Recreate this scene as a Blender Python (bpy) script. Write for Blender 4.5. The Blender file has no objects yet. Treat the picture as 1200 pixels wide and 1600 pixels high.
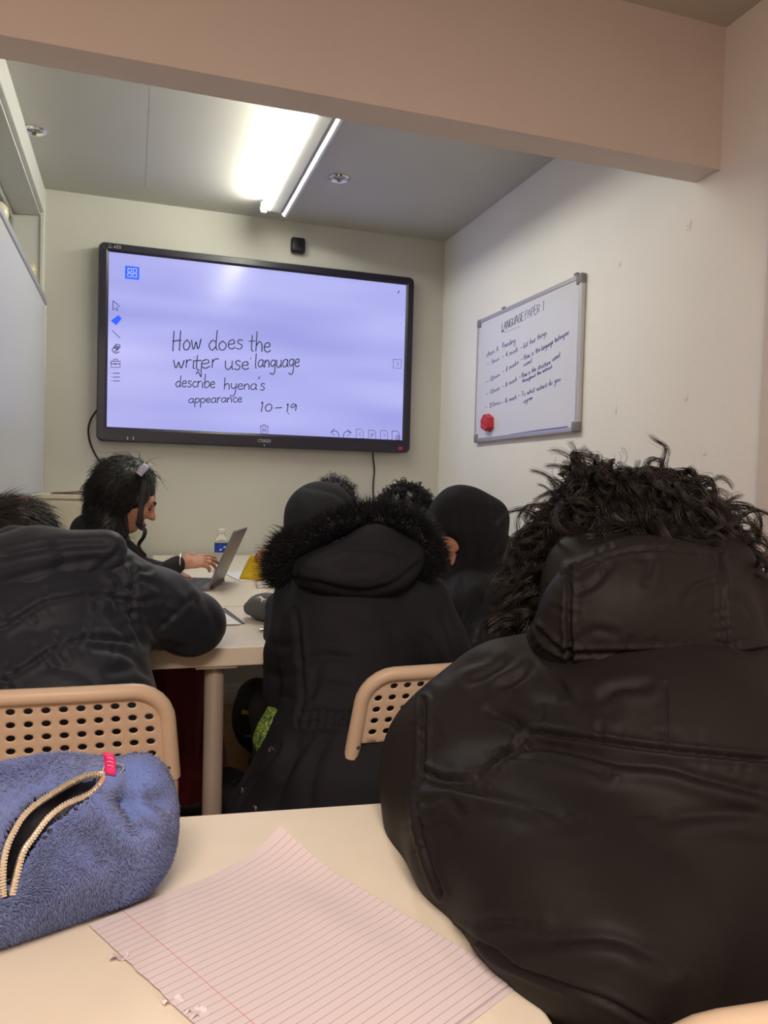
import bpy, bmesh, math, random
import numpy as np
from mathutils import Vector, Matrix
from mathutils.bvhtree import BVHTree
random.seed(7); RNG = np.random.default_rng(11)
SC = bpy.context.scene; COL = SC.collection
PI = math.pi
# ------------------------------------------------------------------ camera
FPX, YAW, PITCH, ROLL, CZ = 1199.4, .3162, -.0339, .0260, 1.10
_cy, _sy, _cp, _sp = math.cos(YAW), math.sin(YAW), math.cos(PITCH), math.sin(PITCH)
_F = np.array([_sy*_cp, _cy*_cp, _sp]); _R0 = np.array([_cy, -_sy, 0.]); _U0 = np.cross(_R0, _F)
_R = _R0*math.cos(ROLL) + _U0*math.sin(ROLL); _U = -_R0*math.sin(ROLL) + _U0*math.cos(ROLL)
CAM = np.array([0, 0, CZ])
def ray(px, py): return _F + _R*((px-600)/FPX) - _U*((py-800)/FPX)
def at(px, py, d): return CAM + ray(px, py)*d               # a point seen at (px,py), d metres along the view axis
def onz(px, py, z):
    r = ray(px, py); return CAM + r*((z-CZ)/r[2])
def ony(px, py, y):
    r = ray(px, py); return CAM + r*(y/r[1])
def onx(px, py, x):
    r = ray(px, py); return CAM + r*(x/r[0])
def proj(V):
    d = np.asarray(V) - CAM; w = d@_F
    return np.stack([600+FPX*(d@_R)/w, 800-FPX*(d@_U)/w], -1)
cd = bpy.data.cameras.new('camera'); cam = bpy.data.objects.new('camera', cd); COL.objects.link(cam)
cd.sensor_fit = 'VERTICAL'; cd.sensor_height = 32; cd.sensor_width = 24; cd.lens = FPX/1600*32; cd.clip_start = .02
M = Matrix(((_R[0], _U[0], -_F[0], 0), (_R[1], _U[1], -_F[1], 0), (_R[2], _U[2], -_F[2], CZ), (0, 0, 0, 1)))
cam.matrix_world = M
SC.camera = cam
# ------------------------------------------------------------------ materials
def s2l(c): return tuple(((x/255)/12.92 if x/255 <= .04045 else ((x/255+.055)/1.055)**2.4) for x in c)
def mat(name, col, rough=.6, bump=0., scale=40., vary=0., vscale=6., metal=0., spec=.5, sheen=0., coat=0., emit=None, es=0., stretch=None, trans=0., ior=1.45, detail=4., bdist=.004):
    m = bpy.data.materials.new(name); m.use_nodes = True; nt = m.node_tree; b = nt.nodes['Principled BSDF']
    b.inputs['Base Color'].default_value = (*col, 1); b.inputs['Roughness'].default_value = rough; b.inputs['Metallic'].default_value = metal
    b.inputs['Specular IOR Level'].default_value = spec; b.inputs['IOR'].default_value = ior
    if sheen: b.inputs['Sheen Weight'].default_value = sheen; b.inputs['Sheen Roughness'].default_value = .5
    if coat: b.inputs['Coat Weight'].default_value = coat; b.inputs['Coat Roughness'].default_value = .12
    if trans: b.inputs['Transmission Weight'].default_value = trans
    if emit: b.inputs['Emission Color'].default_value = (*emit, 1); b.inputs['Emission Strength'].default_value = es
    tc = nt.nodes.new('ShaderNodeTexCoord'); mp = nt.nodes.new('ShaderNodeMapping'); nt.links.new(tc.outputs['Object'], mp.inputs['Vector'])
    if stretch: mp.inputs['Scale'].default_value = stretch
    if bump:
        n = nt.nodes.new('ShaderNodeTexNoise'); n.inputs['Scale'].default_value = scale; n.inputs['Detail'].default_value = detail
        nt.links.new(mp.outputs[0], n.inputs['Vector'])
        bp = nt.nodes.new('ShaderNodeBump'); bp.inputs['Strength'].default_value = bump; bp.inputs['Distance'].default_value = bdist
        nt.links.new(n.outputs['Fac'], bp.inputs['Height']); nt.links.new(bp.outputs[0], b.inputs['Normal'])
    if vary:
        n = nt.nodes.new('ShaderNodeTexNoise'); n.inputs['Scale'].default_value = vscale; n.inputs['Detail'].default_value = 5
        nt.links.new(mp.outputs[0], n.inputs['Vector'])
        r = nt.nodes.new('ShaderNodeValToRGB'); r.color_ramp.elements[0].position = .3; r.color_ramp.elements[1].position = .7
        r.color_ramp.elements[0].color = (*[c*(1-vary) for c in col], 1); r.color_ramp.elements[1].color = (*[min(1, c*(1+vary)) for c in col], 1)
        nt.links.new(n.outputs['Fac'], r.inputs[0]); nt.links.new(r.outputs[0], b.inputs['Base Color'])
    return m
MT = {}
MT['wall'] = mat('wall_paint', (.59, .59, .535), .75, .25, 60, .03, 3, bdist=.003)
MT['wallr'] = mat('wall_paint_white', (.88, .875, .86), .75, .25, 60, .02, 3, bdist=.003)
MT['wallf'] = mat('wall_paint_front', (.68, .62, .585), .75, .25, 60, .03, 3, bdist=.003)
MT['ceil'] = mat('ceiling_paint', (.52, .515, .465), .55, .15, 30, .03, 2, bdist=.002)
MT['floor'] = mat('laminate_floor', s2l((150, 112, 78)), .45, .1, 30, .25, 5, stretch=(1, 8, 1))
MT['trim'] = mat('gloss_trim', (.68, .675, .64), .35, .05, 30)
MT['beige'] = mat('cream_board', s2l((205, 200, 178)), .5, .05, 60)
MT['table'] = mat('table_laminate', s2l((226, 219, 203)), .42, .05, 200, .025, 14, spec=.45, bdist=.0006)
MT['leg'] = mat('leg_metal', s2l((190, 180, 168)), .4, metal=.2)
MT['chair'] = mat('chair_plastic', s2l((206, 186, 162)), .42, .08, 500, .03, 9, bdist=.0006)
MT['chairtube'] = mat('chair_tube', s2l((206, 188, 166)), .38)
MT['bezel'] = mat('bezel_black', (.014, .014, .028), .35, spec=.5)
MT['dark'] = mat('dark_plastic', (.008, .008, .012), .4)
MT['alu'] = mat('aluminium', (.55, .55, .56), .38, metal=.7)
MT['greyplastic'] = mat('grey_plastic', (.2, .205, .215), .45)
MT['chrome'] = mat('chrome', (.75, .74, .72), .14, metal=1.)
MT['gold'] = mat('zip_brass', (.80, .72, .58), .32, metal=.75)
MT['skin'] = mat('skin', s2l((172, 118, 94)), .5, .1, 120, .06, 20, spec=.4, bdist=.001)
MT['skin2'] = mat('skin_fair', s2l((180, 130, 106)), .5, .1, 120, .06, 25, spec=.4, bdist=.001)
MT['hair'] = mat('black_hair', (.009, .008, .009), .42, spec=.5)
MT['hairb'] = mat('brown_black_hair', (.016, .012, .010), .38, spec=.55)
MT['fur'] = mat('black_fur', (.008, .008, .013), .5, spec=.35)
MT['puffer'] = mat('puffer_nylon', (.0112, .0094, .0094), .58, .35, 900, .12, 5, spec=.17, sheen=.0, bdist=.0006)
MT['navy'] = mat('navy_nylon', (.0125, .0162, .0275), .58, .3, 700, .12, 6, spec=.3, sheen=.1, bdist=.0008)
MT['parka'] = mat('parka_cotton', (.0120, .0130, .0180), .75, .5, 500, .12, 8, spec=.22, sheen=.0, bdist=.001)
MT['abaya'] = mat('black_cloth', (.0115, .0118, .0160), .8, .5, 400, .12, 8, spec=.2, sheen=.0, bdist=.001)
MT['top'] = mat('black_knit', (.0058, .006, .0092), .85, .5, 500, sheen=.0, bdist=.001)
MT['trouser'] = mat('dark_trousers', (.012, .012, .014), .8, .4, 300, bdist=.001)
MT['maroon'] = mat('maroon_cloth', s2l((92, 16, 26)), .8, .5, 40, .3, 9, stretch=(6, 6, .6), sheen=.1)
MT['ink'] = mat('screen_ink', (.006, .006, .02), .5)
MT['icon'] = mat('icon_line', (.03, .03, .12), .5)
MT['iconpale'] = mat('icon_line_pale', (.12, .12, .32), .5)
MT['iconblue'] = mat('icon_blue', (.02, .08, .6), .4, emit=(.01, .09, .75), es=.75)
MT['iconwhite'] = mat('icon_white', (.8, .8, .9), .4, emit=(.55, .6, .95), es=.6)
MT['marker'] = mat('marker_ink', (.12, .13, .42), .5)
MT['markerdark'] = mat('marker_ink_dark', (.06, .06, .16), .5)
MT['bezelmark'] = mat('bezel_mark', (.55, .55, .6), .4)
MT['red'] = mat('red_plastic', s2l((190, 40, 55)), .4)
MT['white'] = mat('white_paper', (.82, .82, .84), .7)
MT['whiteplastic'] = mat('white_plastic', (.8, .8, .78), .4)
MT['yellow'] = mat('yellow_card', s2l((205, 170, 20)), .5, .05, 50, .06, 10)
MT['greycloth'] = mat('grey_cloth', s2l((88, 90, 92)), .7, .3, 300, .1, 12, bdist=.001)
MT['laptop'] = mat('laptop_grey', s2l((122, 120, 122)), .4, metal=.5)
MT['key'] = mat('laptop_key', s2l((70, 70, 74)), .5)
MT['bag'] = mat('black_bag', (.008, .008, .010), .7, .5, 60, .1, 8)
MT['lining'] = mat('case_lining', (.012, .012, .022), .6, .4, 80)
MT['blueplush'] = mat('blue_plush', s2l((100, 122, 184)), .85, spec=.2, sheen=.3)
MT['plushfur'] = mat('blue_plush_pile', s2l((115, 130, 180)), .8, vary=.16, vscale=30, spec=.2, sheen=.2)
MT['pink'] = mat('pink_ribbon', s2l((226, 48, 120)), .55, .3, 400, bdist=.0006)
MT['pinktext'] = mat('ribbon_thread', s2l((244, 130, 175)), .6)
MT['cream'] = mat('cream_ceramic', s2l((214, 206, 172)), .3)
MT['tubeoff'] = mat('unlit_tube', (.85, .88, .9), .15, spec=.6)
MT['batten'] = mat('batten_enamel', (.62, .62, .57), .4)
MT['tube'] = mat('lit_tube', (1, 1, 1), .4, emit=(1., .975, .83), es=76.)
MT['boardwhite'] = mat('whiteboard_enamel', (.72, .74, .84), .16, spec=.55)
MT['boardleft'] = mat('whiteboard_enamel_wide', (.60, .62, .66), .3, spec=.5)
MT['lavender'] = mat('clip_plastic', s2l((190, 188, 215)), .4)
MT['blue'] = mat('label_blue', s2l((32, 70, 170)), .5)
MT['tag'] = mat('yellow_tag', s2l((190, 175, 60)), .6)
MT['steel'] = mat('snap_steel', (.7, .7, .7), .25, metal=1.)
MT['nail'] = mat('nail_gloss', (.85, .75, .74), .25)
MT['brownpaper'] = mat('dark_red_cover', s2l((86, 52, 58)), .5)
MT['recess'] = mat('recess_panel', (.36, .37, .32), .4)
# ------------------------------------------------------------------ object helpers
def link(name, me, m=None, parent=None, smooth=False, kind=None):
    o = bpy.data.objects.new(name, me); COL.objects.link(o)
    if m is not None and not me.materials: me.materials.append(m)
    if smooth: me.shade_smooth()
    if parent is not None:
        o.parent = parent
        pm = parent
        o.matrix_parent_inverse = world(parent).inverted()
    if kind: o['kind'] = kind
    return o
def world(o):
    mw = Matrix.LocRotScale(o.location, o.rotation_euler, o.scale)
    if o.parent is not None: mw = world(o.parent) @ o.matrix_parent_inverse @ mw
    return mw
def tag(o, label, cat, group=None):
    o['label'] = label; o['category'] = cat
    if group: o['group'] = group
    return o
def thing(name, label, cat, loc=(0, 0, 0), rz=0., group=None):
    o = bpy.data.objects.new(name, None); COL.objects.link(o); o.location = tuple(loc); o.rotation_euler = (0, 0, rz); o.empty_display_size = .1
    return tag(o, label, cat, group)
def mesh_np(name, V, polys):      # polys: list of int arrays (k,n) with the same n per array
    V = np.ascontiguousarray(V, dtype=np.float32)
    me = bpy.data.meshes.new(name); me.vertices.add(len(V)); me.vertices.foreach_set('co', V.ravel())
    polys = [np.asarray(p, dtype=np.int32) for p in polys if len(p)]
    nl = sum(p.size for p in polys); npoly = sum(len(p) for p in polys)
    me.loops.add(nl); me.loops.foreach_set('vertex_index', np.concatenate([p.ravel() for p in polys]))
    me.polygons.add(npoly)
    tot = np.concatenate([np.full(len(p), p.shape[1], np.int32) for p in polys]); st = np.concatenate([[0], np.cumsum(tot)[:-1]]).astype(np.int32)
    me.polygons.foreach_set('loop_start', st); me.polygons.foreach_set('loop_total', tot)
    me.update(calc_edges=True); me.validate()
    return me
class MB:
    def __init__(s): s.bm = bmesh.new()
    def box(s, lo, hi, bev=0., seg=2, rot=None, piv=None):
        lo = np.minimum(lo, hi); hi2 = np.maximum(lo, hi)
        b = bmesh.new(); bmesh.ops.create_cube(b, size=1)
        c = (np.array(lo)+np.array(hi))/2; d = np.abs(np.array(hi)-np.array(lo))
        for v in b.verts: v.co = Vector((v.co.x*d[0], v.co.y*d[1], v.co.z*d[2]))
        if bev: bmesh.ops.bevel(b, geom=b.edges[:]+b.verts[:], offset=bev, segments=seg, affect='EDGES', profile=.5)
        if rot is not None: bmesh.ops.transform(b, matrix=rot.to_4x4(), verts=b.verts)
        bmesh.ops.translate(b, vec=Vector(c), verts=b.verts)
        s.merge(b); return s
    def merge(s, b):
        me = bpy.data.meshes.new('t'); b.to_mesh(me); b.free(); s.bm.from_mesh(me); bpy.data.meshes.remove(me)
    def cyl(s, a, b_, r0, r1=None, n=24, cap=True):
        r1 = r0 if r1 is None else r1; a = Vector(a); b_ = Vector(b_); d = b_-a
        b = bmesh.new(); bmesh.ops.create_cone(b, cap_ends=cap, segments=n, radius1=r0, radius2=r1, depth=d.length)
        q = Vector((0, 0, 1)).rotation_difference(d)
        bmesh.ops.transform(b, matrix=Matrix.Translation((a+b_)/2) @ q.to_matrix().to_4x4(), verts=b.verts); s.merge(b); return s
    def tube(s, pts, r, n=10, cap=True, flat=None):
        pts = [Vector(p) for p in pts]; rings = []; up = None
        for i, p in enumerate(pts):
            t = (pts[min(i+1, len(pts)-1)]-pts[max(i-1, 0)]).normalized()
            if up is None: up = t.orthogonal().normalized()
            up = (up-t*up.dot(t)).normalized(); sd = t.cross(up)
            rr = r[i] if hasattr(r, '__len__') else r
            rings.append([s.bm.verts.new(p+(up*math.cos(2*PI*k/n)+sd*math.sin(2*PI*k/n))*rr) for k in range(n)])
        for i in range(len(rings)-1):
            for k in range(n): s.bm.faces.new((rings[i][k], rings[i][(k+1) % n], rings[i+1][(k+1) % n], rings[i+1][k]))
        if cap: s.bm.faces.new(rings[0][::-1]); s.bm.faces.new(rings[-1])
        return s
    def lathe(s, c, prof, n=32, axis=(0, 0, 1)):
        q = Vector((0, 0, 1)).rotation_difference(Vector(axis)).to_matrix(); c = Vector(c); rings = []
        for r, z in prof: rings.append([s.bm.verts.new(c+q @ Vector((r*math.cos(2*PI*k/n), r*math.sin(2*PI*k/n), z))) for k in range(n)])
        for i in range(len(rings)-1):
            for k in range(n): s.bm.faces.new((rings[i][k], rings[i][(k+1) % n], rings[i+1][(k+1) % n], rings[i+1][k]))
        return s
    def poly(s, pts):
        s.bm.faces.new([s.bm.verts.new(Vector(p)) for p in pts]); return s
    def grid(s, P, close=False):      # P[i][j] points
        vs = [[s.bm.verts.new(Vector(p)) for p in row] for row in P]
        for i in range(len(vs)-1):
            for j in range(len(vs[0])-1): s.bm.faces.new((vs[i][j], vs[i+1][j], vs[i+1][j+1], vs[i][j+1]))
        return s
    def build(s, name, m=None, parent=None, smooth=False, kind=None, sharp=None):
        me = bpy.data.meshes.new(name); bmesh.ops.recalc_face_normals(s.bm, faces=s.bm.faces); s.bm.to_mesh(me); s.bm.free()
        o = link(name, me, m, parent, False, kind)
        if smooth: me.shade_smooth(); me.set_sharp_from_angle(angle=math.radians(sharp or 40))
        return o
def catmull(P, n=6, closed=False):
    P = [np.array(p, float) for p in P]
    if len(P) < 3: return [P[0]+(P[-1]-P[0])*t for t in np.linspace(0, 1, n+1)]
    Q = [2*P[0]-P[1]]+P+[2*P[-1]-P[-2]]; out = []
    for i in range(1, len(Q)-2):
        a, b, c, d = Q[i-1:i+3]
        for t in np.arange(n)/n:
            out.append(.5*((2*b)+(c-a)*t+(2*a-5*b+4*c-d)*t*t+(3*b-a-3*c+d)*t**3))
    out.append(P[-1]); return out
# ------------------------------------------------------------------ implicit surfaces
class SDF:
    def __init__(s): s.p = []
    def c(s, a, ra, b, rb, k=.03, sub=False): s.p.append(('c', np.array(a, float), ra, np.array(b, float), rb, k, sub)); return s
    def chain(s, pts, k=.03, sub=False):
        for (a, ra), (b, rb) in zip(pts[:-1], pts[1:]): s.c(a, ra, b, rb, k, sub)
        return s
    def e(s, c, r, ax=None, k=.03, sub=False):   # ax: rows are the axes
        s.p.append(('e', np.array(c, float), np.array(r, float), np.eye(3) if ax is None else np.array(ax, float), k, sub)); return s
    def bounds(s):
        lo = np.full(3, 1e9); hi = -lo
        for p in s.p:
            if p[-1]: continue
            if p[0] == 'c':
                for q, r in ((p[1], p[2]), (p[3], p[4])): lo = np.minimum(lo, q-r); hi = np.maximum(hi, q+r)
            else: r = p[2].max(); lo = np.minimum(lo, p[1]-r); hi = np.maximum(hi, p[1]+r)
        return lo, hi
    def mesh(s, name, h, clip=None, smooth=2, fn=None):
        lo, hi = s.bounds(); lo = lo-3*h-.01; hi = hi+3*h+.01
        n = np.ceil((hi-lo)/h).astype(int)+1
        D = np.full(n, .5, np.float32); ax = [lo[i]+h*np.arange(n[i]) for i in range(3)]
        for p in s.p:
            k, sub = p[-2], p[-1]
            if p[0] == 'c': l = np.minimum(p[1]-p[2], p[3]-p[4]); u = np.maximum(p[1]+p[2], p[3]+p[4])
            else: r = p[2].max(); l = p[1]-r; u = p[1]+r
            g = k*1.3+2.5*h
            i0 = np.maximum(((l-g-lo)/h).astype(int), 0); i1 = np.minimum(((u+g-lo)/h).astype(int)+2, n)
            if (i1 <= i0).any(): continue
            X = ax[0][i0[0]:i1[0], None, None]; Y = ax[1][None, i0[1]:i1[1], None]; Z = ax[2][None, None, i0[2]:i1[2]]
            if p[0] == 'c':
                a, ra, b, rb = p[1:5]; d = b-a; L = max(d@d, 1e-9)
                t = np.clip(((X-a[0])*d[0]+(Y-a[1])*d[1]+(Z-a[2])*d[2])/L, 0, 1)
                v = np.sqrt((X-a[0]-t*d[0])**2+(Y-a[1]-t*d[1])**2+(Z-a[2]-t*d[2])**2)-(ra+(rb-ra)*t)
            else:
                c, r, A = p[1:4]; q = [((X-c[0])*A[i][0]+(Y-c[1])*A[i][1]+(Z-c[2])*A[i][2])/r[i] for i in range(3)]
                k0 = np.sqrt(q[0]**2+q[1]**2+q[2]**2); k1 = np.sqrt((q[0]/r[0])**2+(q[1]/r[1])**2+(q[2]/r[2])**2)+1e-9
                v = k0*(k0-1)/k1
            S = (slice(i0[0], i1[0]), slice(i0[1], i1[1]), slice(i0[2], i1[2])); o = D[S]
            if sub:
                hh = np.clip(.5-.5*(o+v)/k, 0, 1); D[S] = o*(1-hh)+(-v)*hh+k*hh*(1-hh)
            else:
                hh = np.clip(.5+.5*(v-o)/k, 0, 1); D[S] = v*(1-hh)+o*hh-k*hh*(1-hh)
        if clip:
            for axis, val, sgn in clip:
                c = ax[axis]-val; sh = [1, 1, 1]; sh[axis] = -1
                D = np.maximum(D, (sgn*c).reshape(sh).astype(np.float32))
        V, Q = nets(D, lo, h)
        if smooth: V = lap(V, Q, smooth)
        return V, Q
def nets(D, lo, h):
    s = D < 0; nx, ny, nz = D.shape
    acc = np.zeros((nx-1, ny-1, nz-1, 3), np.float32); cnt = np.zeros((nx-1, ny-1, nz-1), np.float32)
    sl = lambda o, n: slice(o, n-1+o)
    for ax in range(3):
        oth = [i for i in range(3) if i != ax]
        for du in (0, 1):
            for dv in (0, 1):
                o = [0, 0, 0]; o[oth[0]] = du; o[oth[1]] = dv; e = list(o); e[ax] = 1
                A = tuple(sl(o[i], D.shape[i]) for i in range(3)); B = tuple(sl(e[i], D.shape[i]) for i in range(3))
                m = s[A] != s[B]; a = D[A][m]; t = a/(a-D[B][m])
                off = np.zeros((len(t), 3), np.float32); off[:, oth[0]] = du; off[:, oth[1]] = dv; off[:, ax] = t
                acc[m] += off; cnt[m] += 1
    act = cnt > 0; idx = np.full(act.shape, -1, np.int64); idx[act] = np.arange(act.sum())
    ijk = np.argwhere(act); V = lo+h*(ijk+acc[act]/cnt[act][:, None]); Q = []
    for ax in range(3):
        u, v = [(1, 2), (2, 0), (0, 1)][ax]
        a = [slice(None)]*3; b = [slice(None)]*3; a[ax] = slice(0, -1); b[ax] = slice(1, None)
        m = s[tuple(a)] != s[tuple(b)]; P = np.argwhere(m)
        P = P[(P[:, u] > 0) & (P[:, v] > 0) & (P[:, u] < D.shape[u]-1) & (P[:, v] < D.shape[v]-1)]
        ins = s[P[:, 0], P[:, 1], P[:, 2]]
        def cid(du, dv):
            R = P.copy(); R[:, u] -= du; R[:, v] -= dv; return idx[R[:, 0], R[:, 1], R[:, 2]]
        q = np.stack([cid(1, 1), cid(0, 1), cid(0, 0), cid(1, 0)], 1); q[~ins] = q[~ins][:, ::-1]; Q.append(q)
    Q = np.concatenate(Q); return V, Q[(Q >= 0).all(1)]
def lap(V, Q, it, w=.5):
    e = np.concatenate([Q[:, [0, 1]], Q[:, [1, 2]], Q[:, [2, 3]], Q[:, [3, 0]]]); e = np.concatenate([e, e[:, ::-1]])
    c = np.bincount(e[:, 0], minlength=len(V))[:, None]
    for _ in range(it):
        S = np.stack([np.bincount(e[:, 0], V[e[:, 1], i], len(V)) for i in range(3)], 1); V = V*(1-w)+w*S/np.maximum(c, 1)
    return V
def normals(V, Q):
    n = np.cross(V[Q[:, 2]]-V[Q[:, 0]], V[Q[:, 3]]-V[Q[:, 1]]); N = np.zeros_like(V)
    for k in range(4):
        for i in range(3): N[:, i] += np.bincount(Q[:, k], n[:, i], len(V))
    return N/np.maximum(np.linalg.norm(N, axis=1), 1e-12)[:, None]
def subdiv(V, Q):     # one linear split of every quad, then relaxed
    e = np.sort(np.concatenate([Q[:, [0, 1]], Q[:, [1, 2]], Q[:, [2, 3]], Q[:, [3, 0]]]), 1)
    u, inv = np.unique(e, axis=0, return_inverse=True); inv = inv.ravel(); nq = len(Q); nv = len(V)
    EV = (V[u[:, 0]]+V[u[:, 1]])/2; FV = V[Q].mean(1); E = inv.reshape(4, nq)+nv; Fi = nv+len(u)+np.arange(nq)
    V2 = np.concatenate([V, EV, FV])
    Q2 = np.concatenate([np.stack([Q[:, k], E[k], Fi, E[(k+3) % 4]], 1) for k in range(4)])
    return lap(V2, Q2, 2, .5), Q2
def noise3(V, scale, seed=0, octs=6):     # smooth pseudo-noise from random plane waves
    g = np.random.default_rng(seed); r = np.zeros(len(V))
    for i in range(octs*3):
        k = g.normal(size=3); k *= scale*(.6+g.random()*1.1)/np.linalg.norm(k)
        r += np.sin(V@k+g.random()*6.28+.6*np.sin(V@(g.normal(size=3)*scale*.5)))
    return r/math.sqrt(octs*3)
def seg_dist(P, poly):
    best = np.full(len(P), 1e9); sgn = np.zeros(len(P))
    for a, b in zip(poly[:-1], poly[1:]):
        a = np.array(a, float); b = np.array(b, float); d = b-a; L = max(d@d, 1e-9); t = np.clip(((P-a)@d)/L, 0, 1)
        w = P-a-t[:, None]*d; q = np.linalg.norm(w, axis=1); m = q < best; best[m] = q[m]; sgn[m] = np.sign(d[0]*w[m, 1]-d[1]*w[m, 0])
    return best, sgn
def creases(V, Q, lines):
    """lines: (pixel polyline, width px, depth m[, side]) pressed into the camera-facing cloth as real grooves, ridges or steps"""
    N = normals(V, Q); px = proj(V); face = np.clip((N*(CAM-V)/np.linalg.norm(CAM-V, axis=1)[:, None]).sum(1)*3, 0, 1)
    disp = np.zeros(len(V))
    for l in lines:
        poly = catmull(l[0], 5); d, s = seg_dist(px, poly); w = l[1]; x = d/w
        g = np.exp(-x*x)
        ends = np.minimum(np.linalg.norm(px-np.array(l[0][0]), axis=1), np.linalg.norm(px-np.array(l[0][-1]), axis=1))
        g = g*np.clip(.35+ends/(3*w), 0, 1)
        if len(l) > 3: disp += -l[2]*g + l[2]*l[3]*np.exp(-((d*s-2.2*w)/(1.6*w))**2)*np.clip(ends/(4*w), 0, 1)
        else: disp += -l[2]*(g-.45*np.exp(-((x-2.2)/1.3)**2))
    return V+N*(disp*face)[:, None]
def sdf_obj(sdf, name, h, m, parent=None, sub=False, lines=None, noise=(), clip=None, smooth=2, bvh=False):
    V, Q = sdf.mesh(name, h, clip, smooth)
    for _ in range(int(sub)): V, Q = subdiv(V, Q)
    for (sc, amp, seed) in noise: V = V+normals(V, Q)*(noise3(V, sc, seed)*amp)[:, None]
    if lines: V = creases(V, Q, lines)
    me = mesh_np(name, V, [Q]); o = link(name, me, m, parent, True)
    o_ = (V, Q)
    return (o, o_)
# ------------------------------------------------------------------ strands
def sample_surf(V, Q, n, rng=RNG, mask=None):
    q = Q if mask is None else Q[mask]
    a = np.linalg.norm(np.cross(V[q[:, 2]]-V[q[:, 0]], V[q[:, 3]]-V[q[:, 1]]), axis=1)
    f = rng.choice(len(q), n, p=a/a.sum()); u = rng.random((n, 1)); w = rng.random((n, 1)); c = V[q[f]]
    P = (c[:, 0]*(1-u)+c[:, 1]*u)*(1-w)+(c[:, 3]*(1-u)+c[:, 2]*u)*w
    N = normals(V, Q)[q[f]].mean(1); N /= np.linalg.norm(N, axis=1)[:, None]
    return P, N
def strand_mesh(name, S, rad, taper=.15, power=1.):     # S (n, m, 3) -> three-sided tapering tubes
    n, m, _ = S.shape
    T = np.gradient(S, axis=1); T /= np.maximum(np.linalg.norm(T, axis=2, keepdims=True), 1e-9)
    ref = np.where(np.abs(T[..., 2:3]) > .9, np.array([1., 0, 0]), np.array([0, 0, 1.]))
    A = np.cross(T, ref); A /= np.maximum(np.linalg.norm(A, axis=2, keepdims=True), 1e-9); B = np.cross(T, A)
    rr = (np.asarray(rad).reshape(-1, 1)*np.ones((n, 1)))*(1-(1-taper)*np.linspace(0, 1, m)**power)[None, :]
    V = np.stack([S+rr[..., None]*(A*math.cos(t)+B*math.sin(t)) for t in (0, 2.094, 4.189)], 2).reshape(-1, 3)
    base = (np.arange(n)[:, None]*m+np.arange(m-1)[None, :])*3; base = base.ravel(); qs = []
    for k in range(3): qs.append(np.stack([base+k, base+(k+1) % 3, base+3+(k+1) % 3, base+3+k], 1))
    tip = ((np.arange(n)*m+m-1)*3)
    return mesh_np(name, V, [np.concatenate(qs), np.stack([tip, tip+1, tip+2], 1)])
def clump(G, per, spread=.004, tip=.35, rng=RNG):     # every guide strand becomes a lock of strands
    n, m, _ = G.shape; o = rng.normal(size=(n, per, 1, 3))*spread; t = np.linspace(0, 1, m)[None, None, :, None]
    return (G[:, None]+o*(1-(1-tip)*np.sin(t*PI*.5))+rng.normal(size=(n, per, 1, 3))*spread*.35*t**2).reshape(n*per, m, 3)
def grow(P, N, L, m, flow, wn=.5, grav=0., curl=0., freq=2., jit=.25, rng=RNG, curlramp=1.):
    n = len(P); d = N*wn+flow(P, N)+rng.normal(size=(n, 3))*jit; d /= np.linalg.norm(d, axis=1)[:, None]
    L = np.asarray(L)*np.ones(n); st = (L/(m-1))[:, None]; p = P.copy(); out = [p.copy()]; w = rng.normal(size=(n, 3))*jit
    for i in range(m-1):
        d = d+flow(p, N)*.25+np.array([0, 0, -grav])+w*.12; d /= np.linalg.norm(d, axis=1)[:, None]; p = p+d*st; out.append(p.copy())
    S = np.stack(out, 1)
    if curl:
        T = np.gradient(S, axis=1); T /= np.maximum(np.linalg.norm(T, axis=2, keepdims=True), 1e-9)
        rv = rng.normal(size=(n, 1, 3)); A = np.cross(T, rv); A /= np.maximum(np.linalg.norm(A, axis=2, keepdims=True), 1e-9); B = np.cross(T, A)
        t = np.linspace(0, 1, m)[None, :]; ph = rng.random((n, 1))*6.28; fr = freq*(.7+.6*rng.random((n, 1)))*6.28
        am = (curl*(.5+rng.random((n, 1)))*np.clip(t*1.6, 0, 1)**curlramp)[..., None]
        S = S+am*(A*np.cos(ph+fr*t)[..., None]+B*np.sin(ph+fr*t)[..., None])
    return S
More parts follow.
